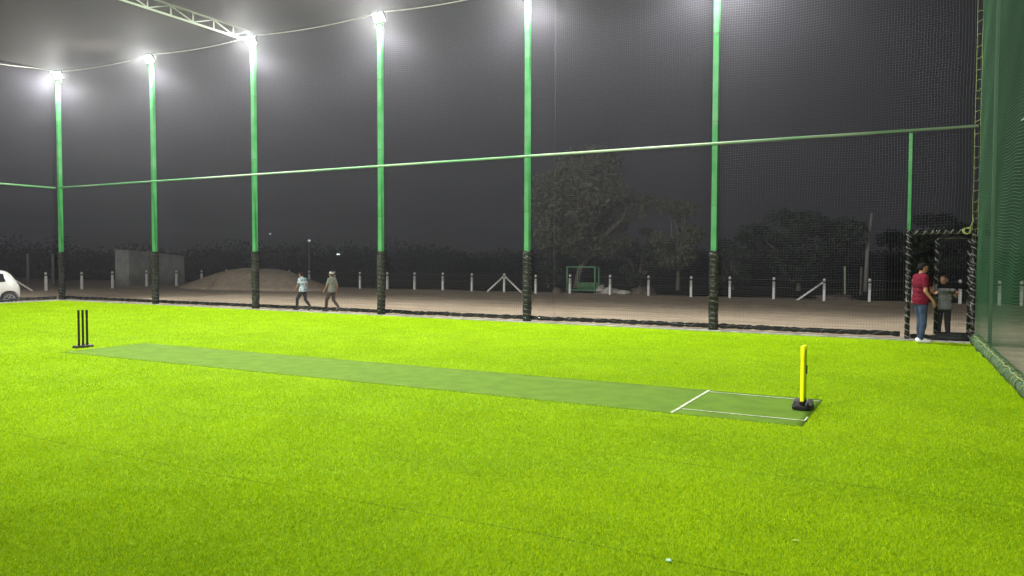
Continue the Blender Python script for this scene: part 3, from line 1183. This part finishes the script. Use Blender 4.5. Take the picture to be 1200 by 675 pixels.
def tree(name, loc, h, rad, trunk_h, n, size, seed, label, material, clumps=26, trunk_r=0.16, group=None, lean=(0, 0), squash=1.0):
    rnd = random.Random(seed)
    root = empty(name, loc)
    tag(root, label, 'tree' if 'bush' not in name else 'bush', group)
    cz = (h + trunk_h) / 2
    rzz = (h - trunk_h) / 2
    cl = []
    m = MB()
    top = Vector((lean[0], lean[1], trunk_h + rzz * 0.7))
    m.tube([(0, 0, -0.2), (lean[0] * .2, lean[1] * .2, trunk_h * .5), (lean[0] * .6, lean[1] * .6, trunk_h), top], [trunk_r, trunk_r * .8, trunk_r * .65, trunk_r * .3], 9)
    for i in range(clumps):
        th = rnd.uniform(0, 2 * math.pi)
        ph = rnd.uniform(-0.95, 1.0)
        rr = rnd.uniform(0.35, 0.95)
        hr = math.sqrt(max(0, 1 - ph * ph)) * rr * (1.0 if ph > -0.2 else 0.85)
        c = Vector((lean[0] + math.cos(th) * hr * rad, lean[1] + math.sin(th) * hr * rad * squash, cz + ph * rzz * 0.86))
        k = rnd.uniform(0.20, 0.40) * rad
        cl.append((c.x, c.y, c.z, k * 1.15, k * 1.15, k * rnd.uniform(.5, .8), k * k))
        st = Vector((lean[0] * .5, lean[1] * .5, trunk_h * rnd.uniform(0.75, 1.25)))
        mid = st.lerp(c, 0.55) + Vector((rnd.uniform(-.2, .2), rnd.uniform(-.2, .2), rnd.uniform(-.1, .3)))
        m.tube([st, mid, c], [trunk_r * .38, trunk_r * .22, trunk_r * .08], 6)
    m.build("trunk", BARK, root, smooth=True)
    V, T = leaf_cloud(cl, n, size, seed)
    link("crown", raw_mesh("crown", V, T), material, root)
    return root


tree("broad_tree", (12.9, 22.6, 0), 8.1, 3.7, 1.6, 26000, 0.15, 3, 'big broad tree with pale trunk beyond the fence, behind the green frame', LEAF, 64, 0.22, lean=(0.7, 0))
tree("small_tree", (19.1, 22.3, 0), 4.9, 1.9, 1.3, 5200, 0.14, 8, 'smaller feathery tree right of the big tree', LEAF, 20, 0.14)
tree("dense_bush", (16.6, 23.2, 0), 3.6, 1.5, 0.2, 4200, 0.13, 12, 'dark rounded bush between the big tree and the small one', LEAFD, 14, 0.08)
tree("dense_bush", (10.9, 23.0, 0), 3.2, 1.3, 0.2, 3200, 0.13, 15, 'dark bush at the left foot of the big tree', LEAFD, 12, 0.08)
tree("broad_tree", (24.9, 25.5, 0), 4.6, 3.0, 0.9, 7000, 0.16, 21, 'dim spreading tree behind the fence, left of the leaning pole', LEAFD, 26, 0.15)
tree("dense_bush", (21.6, 24.5, 0), 3.0, 1.4, 0.2, 3200, 0.14, 31, 'dark low bush behind the pole nearest the gate', LEAFD, 12, 0.08)
tree("broad_tree", (31.5, 30.0, 0), 4.4, 2.6, 0.8, 5000, 0.17, 37, 'dim tree seen above the gate opening', LEAFD, 22, 0.15)

# the dark far wood all round the field
cl = []
rnd = random.Random(77)
for i in range(340):
    t = i / 339
    ang = R(90 + 28.31 - 52 + 104 * t)
    d = rnd.uniform(88, 118)
    hh = rnd.uniform(2.0, 4.6) * (0.8 + 0.3 * mnoise.noise((t * 9, 0, 0)))
    cx, cy = CAM.x + math.cos(ang) * d, CAM.y + math.sin(ang) * d
    cl.append((cx, cy, hh * 0.45, rnd.uniform(2.5, 4.5), rnd.uniform(2, 3), hh * 0.62, 1.0))
V, T = leaf_cloud(cl, 120000, 0.22, 5)
o = link("far_woods", raw_mesh("far_woods", V, T), mat("far dark foliage", (0.028, 0.044, 0.030), 0.9, spec=0.0))
tag(o, 'dark mass of far trees along the edge of the field', 'woods', kind='stuff')

# ------------------------------------------------------------------ car
def make_car(loc, rz):
    root = empty("parked_car", loc, rz)
    tag(root, 'white hatchback car parked outside the left net, rear end in view', 'car')
    WHITE = mat("white car paint", (0.58, 0.58, 0.56), 0.25, spec=0.5)
    GLASS = mat("dark car glass", (0.01, 0.012, 0.014), 0.08, spec=0.6)
    RUB = mat("tyre rubber", (0.018, 0.018, 0.018), 0.8)
    ALLOY = mat("alloy rim", (0.55, 0.56, 0.58), 0.3, metal=0.7)
    TRIM = mat("black trim", (0.02, 0.02, 0.02), 0.6)
    # x: 0 = rear bumper, +x forward; sections: x, z_bottom, z_belt, z_top, half width belt, half width top
    secs = [(0.00, .34, .60, .62, .58, .56), (0.06, .26, .80, .83, .70, .62), (0.18, .22, .93, 1.08, .76, .60), (0.34, .22, .96, 1.36, .79, .56), (0.52, .22, .96, 1.47, .80, .56),
            (0.95, .21, .95, 1.515, .81, .57), (1.5, .21, .93, 1.52, .815, .58), (2.0, .21, .92, 1.47, .81, .57), (2.35, .21, .91, 1.28, .81, .60), (2.68, .21, .90, 1.01, .80, .64),
            (3.05, .22, .84, .90, .78, .62), (3.38, .24, .70, .78, .72, .56), (3.52, .32, .52, .58, .62, .50)]
    prof = []
    for (x, zb, zl, zt, wl, wt) in secs:
        half = [(0.0, zb), (wl * .86, zb), (wl * .97, zb + .10), (wl * 1.0, zb + (zl - zb) * .55), (wl * .975, zl), (wt * 1.06, zl + (zt - zl) * .80), (wt * .85, zl + (zt - zl) * .97), (0.0, zt)]
        ring = [(x, -yy, z) for yy, z in half] + [(x, yy, z) for yy, z in half[-2:0:-1]]
        prof.append(ring)
    n = len(prof[0])
    m = MB()
    m.add([p for r in prof for p in r], [(i * n + k, (i + 1) * n + k, (i + 1) * n + (k + 1) % n, i * n + (k + 1) % n) for i in range(len(prof) - 1) for k in range(n)]
          + [tuple(range(n)), tuple((len(prof) - 1) * n + k for k in range(n - 1, -1, -1))])
    me = bpy.data.meshes.new("body")
    me.from_pydata(m.v, [], m.f)
    bm = bmesh.new()
    bm.from_mesh(me)
    bmesh.ops.recalc_face_normals(bm, faces=bm.faces)
    bm.to_mesh(me)
    bm.free()
    body = link("body", me, WHITE, root, True)
    ss = body.modifiers.new("smooth", 'SUBSURF')
    ss.levels = ss.render_levels = 2
    cut = MB()
    for x in (0.43, 2.85):
        for s in (-1, 1):
            vs = []
            for yy in (s * 0.55, s * 1.0):
                for k in range(28):
                    a = 2 * math.pi * k / 28
                    vs.append((x + 0.345 * math.cos(a), yy, 0.285 + 0.345 * math.sin(a)))
            cut.add(vs, [(k, (k + 1) % 28, 28 + (k + 1) % 28, 28 + k) for k in range(28)] + [tuple(range(27, -1, -1)), tuple(28 + k for k in range(28))])
    cme = bpy.data.meshes.new("cutter")
    cme.from_pydata(cut.v, [], cut.f)
    bm = bmesh.new()
    bm.from_mesh(cme)
    bmesh.ops.recalc_face_normals(bm, faces=bm.faces)
    bm.to_mesh(cme)
    bm.free()
    co = bpy.data.objects.new("cutter", cme)
    COL.objects.link(co)
    co.parent = root
    bo = body.modifiers.new("arches", 'BOOLEAN')
    bo.object = co
    bo.operation = 'DIFFERENCE'
    dg = bpy.context.evaluated_depsgraph_get()
    nm = bpy.data.meshes.new_from_object(body.evaluated_get(dg))
    body.modifiers.clear()
    body.data = nm
    bpy.data.objects.remove(co)
    m = MB()
    m.box(0.2, 3.3, -0.56, 0.56, 0.17, 0.5)
    m.build("underbody", TRIM, root)

    def panel(pts, name, material, t=0.012, parent=None):
        """flat-ish panel from an outline on the side, given in (x, z), both sides"""
        for s in (-1, 1):
            vs, n_ = [], len(pts)
            for (x, z) in pts:
                # side surface half width at (x,z)
                for a, b in zip(secs, secs[1:]):
                    if a[0] <= x <= b[0]:
                        f = (x - a[0]) / (b[0] - a[0])
                        zl = a[2] + (b[2] - a[2]) * f
                        zt = a[3] + (b[3] - a[3]) * f
                        wl = a[4] + (b[4] - a[4]) * f
                        wt = a[5] + (b[5] - a[5]) * f
                q = min(1, max(0, (z - zl) / (0.8 * (zt - zl) + 1e-6)))
                y = wl * .975 + (wt * 1.06 - wl * .975) * q
                vs.append((x, s * (y + 0.006), z))
            vs += [(x, y - s * 0.05, z) for x, y, z in vs]
            f = [tuple(range(n_)) if s < 0 else tuple(range(n_ - 1, -1, -1))] + [(k, n_ + k, n_ + (k + 1) % n_, (k + 1) % n_) for k in range(n_)]
            mm = MB()
            mm.add(vs, f)
            mm.build(name, material, parent or root)
    panel([(0.56, 1.00), (0.62, 1.32), (0.92, 1.40), (0.98, 0.99)], "side_window", GLASS)
    panel([(1.03, 0.98), (1.0, 1.41), (1.52, 1.42), (1.56, 0.97)], "side_window", GLASS)
    panel([(1.61, 0.97), (1.58, 1.42), (1.98, 1.37), (2.38, 1.02), (2.36, 0.97)], "side_window", GLASS)
    for s in (-1, 1):
        m = MB()
        m.box(1.12, 1.26, s * 0.80 - 0.02, s * 0.80 + 0.02, 0.80, 0.83)
        m.build("door_handle", WHITE, root)
        m = MB()
        m.box(0.10, 0.2, s * 0.60 - 0.05, s * 0.60 + 0.05, 0.78, 0.98)
        m.build("tail_light", mat("tail light", (0.10, 0.004, 0.004), 0.2), root, bevel=0.02)
        m = MB()
        m.box(3.36, 3.50, s * 0.52 - 0.12, s * 0.52 + 0.12, 0.56, 0.70)
        m.build("headlight", mat("headlight glass", (0.6, 0.6, 0.62), 0.1), root, bevel=0.02)
    m = MB()
    m.add([(0.165, -0.50, 1.04), (0.165, 0.50, 1.04), (0.36, 0.46, 1.37), (0.36, -0.46, 1.37), (0.22, -0.50, 1.04), (0.22, 0.50, 1.04), (0.42, 0.46, 1.37), (0.42, -0.46, 1.37)],
          [(3, 2, 1, 0), (4, 5, 6, 7), (0, 1, 5, 4), (1, 2, 6, 5), (2, 3, 7, 6), (3, 0, 4, 7)])
    m.build("rear_window", GLASS, root)
    m = MB()
    m.add([(2.30, -0.58, 1.345), (2.30, 0.58, 1.345), (2.70, 0.64, 1.025), (2.70, -0.64, 1.025), (2.22, -0.58, 1.3), (2.22, 0.58, 1.3), (2.6, 0.64, 0.99), (2.6, -0.64, 0.99)],
          [(0, 1, 2, 3), (7, 6, 5, 4), (0, 4, 5, 1), (1, 5, 6, 2), (2, 6, 7, 3), (3, 7, 4, 0)])
    m.build("windscreen", GLASS, root)
    m = MB()
    m.box(-0.02, 0.12, -0.60, 0.60, 0.24, 0.36)
    m.build("bumper_trim", TRIM, root, bevel=0.03)
    for x in (0.43, 2.85):
        for s in (-1, 1):
            wr = empty("wheel", (x, s * 0.70, 0.285))
            wr.parent = root
            m = MB()
            n_ = 36
            prof_ = [(0.195, -.085), (0.262, -.09), (0.283, -.06), (0.285, 0), (0.283, .06), (0.262, .09), (0.195, .085)]
            vs = [(r * math.cos(2 * math.pi * k / n_), yy, r * math.sin(2 * math.pi * k / n_)) for r, yy in prof_ for k in range(n_)]
            m.add(vs, [(j * n_ + k, j * n_ + (k + 1) % n_, (j + 1) * n_ + (k + 1) % n_, (j + 1) * n_ + k) for j in range(len(prof_) - 1) for k in range(n_)])
            m.build("tyre", RUB, wr, smooth=True)
            m = MB()
            rim = [(0.196, .05), (0.196, .084), (0.172, .084), (0.165, .05)]
            vs = [(r * math.cos(2 * math.pi * k / n_), s * yy, r * math.sin(2 * math.pi * k / n_)) for r, yy in rim for k in range(n_)]
            m.add(vs, [(j * n_ + k, j * n_ + (k + 1) % n_, (j + 1) * n_ + (k + 1) % n_, (j + 1) * n_ + k) for j in range(3) for k in range(n_)])
            for k in range(7):
                a = 2 * math.pi * k / 7
                m.bar((0.03 * math.cos(a), s * 0.07, 0.03 * math.sin(a)), (0.175 * math.cos(a), s * 0.066, 0.175 * math.sin(a)), 0.036, 0.018)
            vs = [(0.045 * math.cos(2 * math.pi * k / 16), s * yy, 0.045 * math.sin(2 * math.pi * k / 16)) for yy in (.05, .085) for k in range(16)]
            m.add(vs, [(k, (k + 1) % 16, 16 + (k + 1) % 16, 16 + k) for k in range(16)] + [tuple(16 + k for k in range(16))])
            m.build("rim", ALLOY, wr)
            m = MB()
            m.add([(0.19 * math.cos(2 * math.pi * k / 24), s * 0.02, 0.19 * math.sin(2 * math.pi * k / 24)) for k in range(24)], [tuple(range(24))])
            m.build("brake_disc", TRIM, wr)
    return root


# forward axis of the car points towards -y (to the left in view); its rear end is at the sand side
cz = ground_z(-2.6, -1.5)
make_car((-2.47 - 0.13, -0.10 - 0.36, cz), R(-90 - 20))

# ------------------------------------------------------------------ people
def capsule(p0, p1, r0, r1, n=14, h=5):
    p0, p1 = Vector(p0), Vector(p1)
    d = p1 - p0
    L = d.length
    d = d / L if L > 1e-6 else Vector((0, 0, 1))
    ref = Vector((0, 0, 1)) if abs(d.z) < 0.9 else Vector((1, 0, 0))
    s = d.cross(ref).normalized()
    t = s.cross(d).normalized()
    rings = []
    for i in range(h):
        a = -math.pi / 2 + (math.pi / 2) * (i + 0.35) / h
        rings.append((p0 + d * (r0 * math.sin(a)), r0 * math.cos(a)))
    rings.append((p0, r0))
    rings.append((p1, r1))
    for i in range(h - 1, -1, -1):
        a = math.pi / 2 - (math.pi / 2) * (i + 0.35) / h
        rings.append((p1 + d * (r1 * math.sin(a)), r1 * math.cos(a)))
    vs, fs = [], []
    for c, r in rings:
        for k in range(n):
            a = 2 * math.pi * k / n
            vs.append(c + (s * math.cos(a) + t * math.sin(a)) * r)
    for i in range(len(rings) - 1):
        for k in range(n):
            fs.append((i * n + k, i * n + (k + 1) % n, (i + 1) * n + (k + 1) % n, (i + 1) * n + k))
    fs.append(tuple(range(n - 1, -1, -1)))
    fs.append(tuple((len(rings) - 1) * n + k for k in range(n)))
    return vs, fs


def hand(prims, wrist, direc, palm_n, curl, side):
    """palm, four unequal bent fingers and a thumb"""
    d = Vector(direc).normalized()
    pn = Vector(palm_n)
    pn = (pn - d * pn.dot(d)).normalized()
    sd = d.cross(pn).normalized() * side
    w = Vector(wrist)
    prims.append(('hand', w + d * .01 - sd * .014, w + d * .085 - sd * .026, .016, .013))
    prims.append(('hand', w + d * .01, w + d * .09, .017, .014))
    prims.append(('hand', w + d * .01 + sd * .014, w + d * .085 + sd * .026, .016, .013))
    for k, (off, L) in enumerate(((-.033, .062), (-.011, .075), (.011, .080), (.033, .070))):
        a = w + d * .088 + sd * off
        c = curl * (1.1 - 0.08 * k)
        d1 = (d * math.cos(c) + pn * math.sin(c)).normalized()
        d2 = (d * math.cos(2 * c) + pn * math.sin(2 * c)).normalized()
        b = a + d1 * L * .52
        prims.append(('hand', a, b, .0095, .0088))
        prims.append(('hand', b, b + d2 * L * .48, .0088, .0075))
    a = w + d * .025 + sd * .024
    b = a + (d * .6 + sd * .75 + pn * .25).normalized() * .042
    prims.append(('hand', a, b, .0125, .0105))
    prims.append(('hand', b, b + (d * .9 + sd * .25 + pn * .3).normalized() * .034, .0105, .0085))


def person(loc, rz, height, label, pose, look, group=None):
    k = height / 1.75
    root = empty("person", loc, rz)
    tag(root, label, 'person', group)
    P = []
    lean = Vector(pose.get('lean', (0, 0, 0)))                 # shift of the chest

    def up(p):                                                  # torso points shift with the lean
        p = Vector(p)
        return p + lean * max(0, (p.z - 0.9) / 0.5)
    bw = pose.get('bulk', 1.0)
    P.append(('pelvis', (0, -.075, .94), (0, .075, .94), .118 * bw, .118 * bw))
    P.append(('pelvis', (-.02, -.065, .88), (-.02, .065, .88), .10, .10))
    P.append(('torso', (0, -.05, 1.02), (0, .05, 1.02), .118 * bw, .118 * bw))
    P.append(('torso', up((.005, -.06, 1.14)), up((.005, .06, 1.14)), .116 * bw, .116 * bw))
    P.append(('torso', up((.0, -.085, 1.28)), up((.0, .085, 1.28)), .122 * bw, .122 * bw))
    P.append(('torso', up((-.01, -.10, 1.37)), up((-.01, .10, 1.37)), .098, .098))
    P.append(('torso', up((-.01, -.155, 1.425)), up((-.01, .155, 1.425)), .058, .058))
    P.append(('torso', up((-.01, -.06, 1.45)), up((-.01, .06, 1.45)), .06, .06))
    P.append(('neck', up((-.005, 0, 1.43)), up((.012, 0, 1.56)), .056, .052))
    hy, hp = pose.get('head_yaw', 0), pose.get('head_pitch', 0)
    piv = up((.005, 0, 1.54))
    Mh = Matrix.Rotation(hy, 3, 'Z') @ Matrix.Rotation(hp, 3, 'Y')

    def hd(p):
        return Mh @ Vector(p) + piv
    HZ = [('head', (-.012, 0, .105), (.018, 0, .125), .091, .086), ('head', (.02, 0, .05), (.035, 0, .10), .072, .074), ('head', (.060, 0, .018), (.066, 0, .024), .036, .034),
          ('head', (.03, -.02, .03), (.03, .02, .03), .045, .045),
          ('head', (.108, 0, .062), (.098, 0, .098), .015, .010), ('head', (.088, -.02, .028), (.088, .02, .028), .014, .014),
          ('head', (.005, -.082, .06), (-.002, -.086, .085), .014, .018), ('head', (.005, .082, .06), (-.002, .086, .085), .014, .018)]
    for l, a, b, r0, r1 in HZ:
        P.append((l, hd(a), hd(b), r0, r1))
    for s, nm in ((-1, 'r'), (1, 'l')):
        sh = up((-.01, s * .185, 1.415))
        el, wr = Vector(pose['elbow_' + nm]), Vector(pose['wrist_' + nm])
        P.append(('uarm', sh, el, .054, .042))
        P.append(('farm', el, wr, .041, .027))
        hand(P, wr, (wr - el) if 'hand_' + nm not in pose else pose['hand_' + nm], pose.get('palm_' + nm, (0.3, -s, 0)), pose.get('curl_' + nm, .5), 1 if s < 0 else -1)
        hip = Vector((-.005, s * .092, .90))
        kn, an = Vector(pose['knee_' + nm]), Vector(pose['ankle_' + nm])
        P.append(('thigh', hip, kn, .086 * bw, .060))
        P.append(('shin', kn, kn.lerp(an, .35), .058, .056))
        P.append(('shin', kn.lerp(an, .35), an, .056, .038))
        fd = Vector(pose.get('foot_' + nm, (1, s * .18, 0))).normalized()
        P.append(('foot', an + Vector((0, 0, -.035)) - fd * .045, an + fd * .12 + Vector((0, 0, -.045 + fd.z * .02)), .040, .036))
        P.append(('foot', an + fd * .12 + Vector((0, 0, -.047)), an + fd * .175 + Vector((0, 0, -.052)), .036, .026))
    m = MB()
    for l, a, b, r0, r1 in P:
        m.add(*capsule(a, b, r0, r1))
    me = bpy.data.meshes.new("body")
    me.from_pydata(m.v, [], m.f)
    tmp = bpy.data.objects.new("body", me)
    COL.objects.link(tmp)
    rm = tmp.modifiers.new("union", 'REMESH')
    rm.mode = 'VOXEL'
    rm.voxel_size = 0.0075
    sm = tmp.modifiers.new("soft", 'SMOOTH')
    sm.iterations = 3
    sm.factor = 0.5
    dg = bpy.context.evaluated_depsgraph_get()
    bme = bpy.data.meshes.new_from_object(tmp.evaluated_get(dg))
    bpy.data.objects.remove(tmp)
    # label each vertex by its nearest bone
    co = np.empty(len(bme.vertices) * 3, np.float32)
    bme.vertices.foreach_get("co", co)
    co = co.reshape(-1, 3)
    best = np.full(len(co), 1e9)
    lab = np.zeros(len(co), int)
    tt = np.zeros(len(co))
    for i, (l, a, b, r0, r1) in enumerate(P):
        a, b = np.array(a), np.array(b)
        d = b - a
        t = np.clip(((co - a) @ d) / (d @ d + 1e-9), 0, 1)
        dist = np.linalg.norm(co - (a + t[:, None] * d), axis=1) - (r0 + (r1 - r0) * t)
        u = dist < best
        best[u] = dist[u]
        lab[u] = i
        tt[u] = t[u]
    L = np.array([p[0] for p in P])[lab]
    z = co[:, 2]
    nrm = np.empty(len(co) * 3, np.float32)
    bme.vertices.foreach_get("normal", nrm)
    nrm = nrm.reshape(-1, 3)
    hem = pose.get('hem', .86)
    sleeve = pose.get('sleeve', .62)
    shirt_v = ((L == 'torso') & True) | ((np.isin(L, ['pelvis', 'thigh'])) & (z > hem)) | ((L == 'uarm') & (tt < sleeve)) | ((L == 'neck') & (z < 1.462))
    if sleeve > 1:
        shirt_v |= (L == 'uarm') | ((L == 'farm') & (tt < sleeve - 1))
    pants_v = np.isin(L, ['pelvis', 'thigh']) & (z < hem + .07) | (L == 'shin')
    shoe_v = (L == 'foot')
    hc = (co - np.array(piv)) @ np.array(Mh)                    # head coordinates
    hx, hyy, hz = hc[:, 0], hc[:, 1], hc[:, 2]
    hair_v = (L == 'head') & (((hz > .135 + .25 * hx) & (hx < .075)) | ((hx < -.02) & (hz > .035)) | ((hx < 0.0) & (hz > .10)))
    polys = [tuple(p.vertices) for p in bme.polygons]
    body = link("body", bme, look['skin'], root, True)

    def garment(mask, off, name, material, fold=0.006, fs=11):
        keep = [f for f in polys if all(mask[i] for i in f)]
        ids = sorted({i for f in keep for i in f})
        mp = {i: j for j, i in enumerate(ids)}
        vs = []
        for i in ids:
            f = fold * mnoise.noise((co[i][0] * fs, co[i][1] * fs, co[i][2] * fs * .7)) if fold else 0
            vs.append(tuple(co[i] + nrm[i] * (off + f)))
        mm = bpy.data.meshes.new(name)
        mm.from_pydata(vs, [], [tuple(mp[i] for i in f) for f in keep])
        mm.update()
        o = link(name, mm, material, root, True)
        s = o.modifiers.new("cloth", 'SOLIDIFY')
        s.thickness = 0.006
        s.offset = -1
        return o
    garment(pants_v, .011, "trousers", look['pants'], .009)
    garment(shirt_v, .020, "shirt", look['shirt'], .010)
    garment(shoe_v, .008, "shoes", look['shoes'], 0)
    if look.get('cap'):
        garment(hair_v & (hz > .09), .012, "cap", look['cap'], 0)
    if look.get('hair'):
        garment(hair_v, .011, "hair", look['hair'], .007, 40)
    for s in (-1, 1):
        m = MB()
        c = hd((.092, s * .032, .082))
        m.add(*capsule(c, c + Vector((0, 0, .001)), .010, .010, 8, 3))
        m.build("eye", look['eye'], root)
    m = MB()
    m.add(*capsule(hd((.0985, -.018, .030)), hd((.0985, .018, .030)), .006, .006, 8, 3))
    m.build("mouth", look['lip'], root)
    root.scale = (k, k, k)
    return root


SKIN = mat("brown skin", (0.30, 0.155, 0.09), 0.55, var=(0.26, 0.13, 0.075), scale=20)
EYE = mat("dark eyes", (0.02, 0.015, 0.012), 0.2)
LIP = mat("lips", (0.22, 0.08, 0.06), 0.5)
HAIR = mat("black hair", (0.006, 0.005, 0.005), 0.7, spec=0.1, bump=0.01, bscale=90)
WSHOE = mat("white shoes", (0.62, 0.62, 0.60), 0.5)
DSHOE = mat("dark shoes", (0.03, 0.028, 0.026), 0.6)
MAROON = mat("maroon shirt", (0.115, 0.008, 0.020), 0.9, spec=0.1, var=(0.085, 0.006, 0.016), scale=9, bump=0.01, bscale=14)
JEANS = mat("blue jeans", (0.026, 0.040, 0.075), 0.9, spec=0.1, var=(0.045, 0.065, 0.11), scale=7, bump=0.012, bscale=16)
GREYT = mat("grey tee", (0.20, 0.205, 0.22), 0.9, var=(0.17, 0.175, 0.185), scale=6)
BPANT = mat("black trousers", (0.015, 0.015, 0.016), 0.9, bump=0.01, bscale=14)
BLUEP = mat("blue and white patterned shirt", (0.10, 0.22, 0.32), 0.85, var=(0.62, 0.66, 0.68), scale=9, detail=1)
OLIVE = mat("olive grey shirt", (0.15, 0.16, 0.13), 0.9, var=(0.19, 0.195, 0.16), scale=5)
BRPANT = mat("dark brown trousers", (0.045, 0.028, 0.024), 0.9)
CAPW = mat("pale cap cloth", (0.5, 0.46, 0.42), 0.9)
base_look = dict(skin=SKIN, eye=EYE, lip=LIP)

# man in maroon by the gate: faces the gate opening (+x, turned a little away), right side to the camera
person((31.02, -0.47, 0.012), R(28), 1.72, 'person in a maroon shirt and blue jeans standing on the turf at the gate',
       dict(elbow_r=(-.02, -.235, 1.13), wrist_r=(.14, -.25, .92), hand_r=(.35, 0, -1), palm_r=(-.2, 1, 0), curl_r=.35,
            elbow_l=(.08, .25, 1.14), wrist_l=(.30, .18, 1.10), palm_l=(0, -1, .2), curl_l=.6,
            knee_r=(.02, -.10, .49), ankle_r=(-.03, -.105, .085), knee_l=(.05, .10, .49), ankle_l=(.05, .12, .085),
            head_yaw=R(-4), head_pitch=R(14), hem=.84, sleeve=.72, bulk=1.06), dict(base_look, shirt=MAROON, pants=JEANS, shoes=WSHOE, hair=HAIR))
# boy in grey behind the gate leaf, facing the camera, one arm out to the opening, the other on the bar
person((31.47, 0.52, -0.02), R(-100), 1.46, 'person in a grey tee and black trousers behind the gate leaf, arm raised',
       dict(elbow_r=(.20, -.30, 1.36), wrist_r=(.30, -.36, 1.58), hand_r=(0.05, -1, .35), palm_r=(1, 0, -.3), curl_r=.45,
            elbow_l=(.10, .30, 1.20), wrist_l=(.30, .36, 1.30), palm_l=(1, 0, -.2), curl_l=.8,
            knee_r=(.02, -.10, .49), ankle_r=(0, -.12, .085), knee_l=(.02, .10, .49), ankle_l=(0, .12, .085),
            head_yaw=R(-15), head_pitch=R(8), hem=.85, sleeve=.6), dict(base_look, shirt=GREYT, pants=BPANT, shoes=DSHOE, hair=mat("brown hair", (0.05, 0.03, 0.02), .6)))
# two walkers outside the back net, going left
ROT = R(180)
person((12.02, 0.95, ground_z(12.0, .95)), ROT + R(8), 1.36, 'person walking in a blue and white patterned shirt outside the back net',
       dict(elbow_r=(-.06, -.24, 1.14), wrist_r=(.05, -.24, .90), elbow_l=(.10, .24, 1.14), wrist_l=(.26, .22, .96), curl_r=.5, curl_l=.5,
            knee_r=(-.06, -.10, .50), ankle_r=(-.34, -.10, .16), foot_r=(.9, -.1, -.35), knee_l=(.24, .10, .52), ankle_l=(.26, .10, .085),
            head_pitch=R(16), lean=(.05, 0, 0), hem=.86, sleeve=.7), dict(base_look, shirt=BLUEP, pants=BPANT, shoes=DSHOE, hair=HAIR))
person((13.32, 0.95, ground_z(13.3, .95)), ROT + R(4), 1.38, 'person walking in an olive shirt and pale cap behind the blue shirted one',
       dict(elbow_r=(-.10, -.24, 1.15), wrist_r=(-.05, -.24, .90), elbow_l=(.08, .24, 1.14), wrist_l=(.22, .22, .95), curl_r=.5, curl_l=.5,
            knee_r=(-.02, -.10, .50), ankle_r=(-.32, -.10, .18), foot_r=(.85, -.1, -.4), knee_l=(.20, .10, .52), ankle_l=(.24, .10, .085),
            head_pitch=R(6), hem=.86, sleeve=.8), dict(base_look, shirt=OLIVE, pants=BRPANT, shoes=DSHOE, hair=HAIR, cap=CAPW))

# ------------------------------------------------------------------ night haze
g = MB()
g.box(-169, 169, -169, 169, -1.5, 10.2)
hz = g.build("haze", None)
hm = bpy.data.materials.new("dusty night air")
hm.use_nodes = True
nt = hm.node_tree
nt.nodes.clear()
out = nt.nodes.new("ShaderNodeOutputMaterial")
pv = nt.nodes.new("ShaderNodeVolumePrincipled")
pv.inputs["Color"].default_value = (0.86, 0.88, 0.92, 1)
pv.inputs["Density"].default_value = HAZE
pv.inputs["Anisotropy"].default_value = 0.88
nt.links.new(pv.outputs["Volume"], out.inputs["Volume"])
hz.data.materials.append(hm)
tag(hz, 'dusty night air', 'haze', kind='stuff')
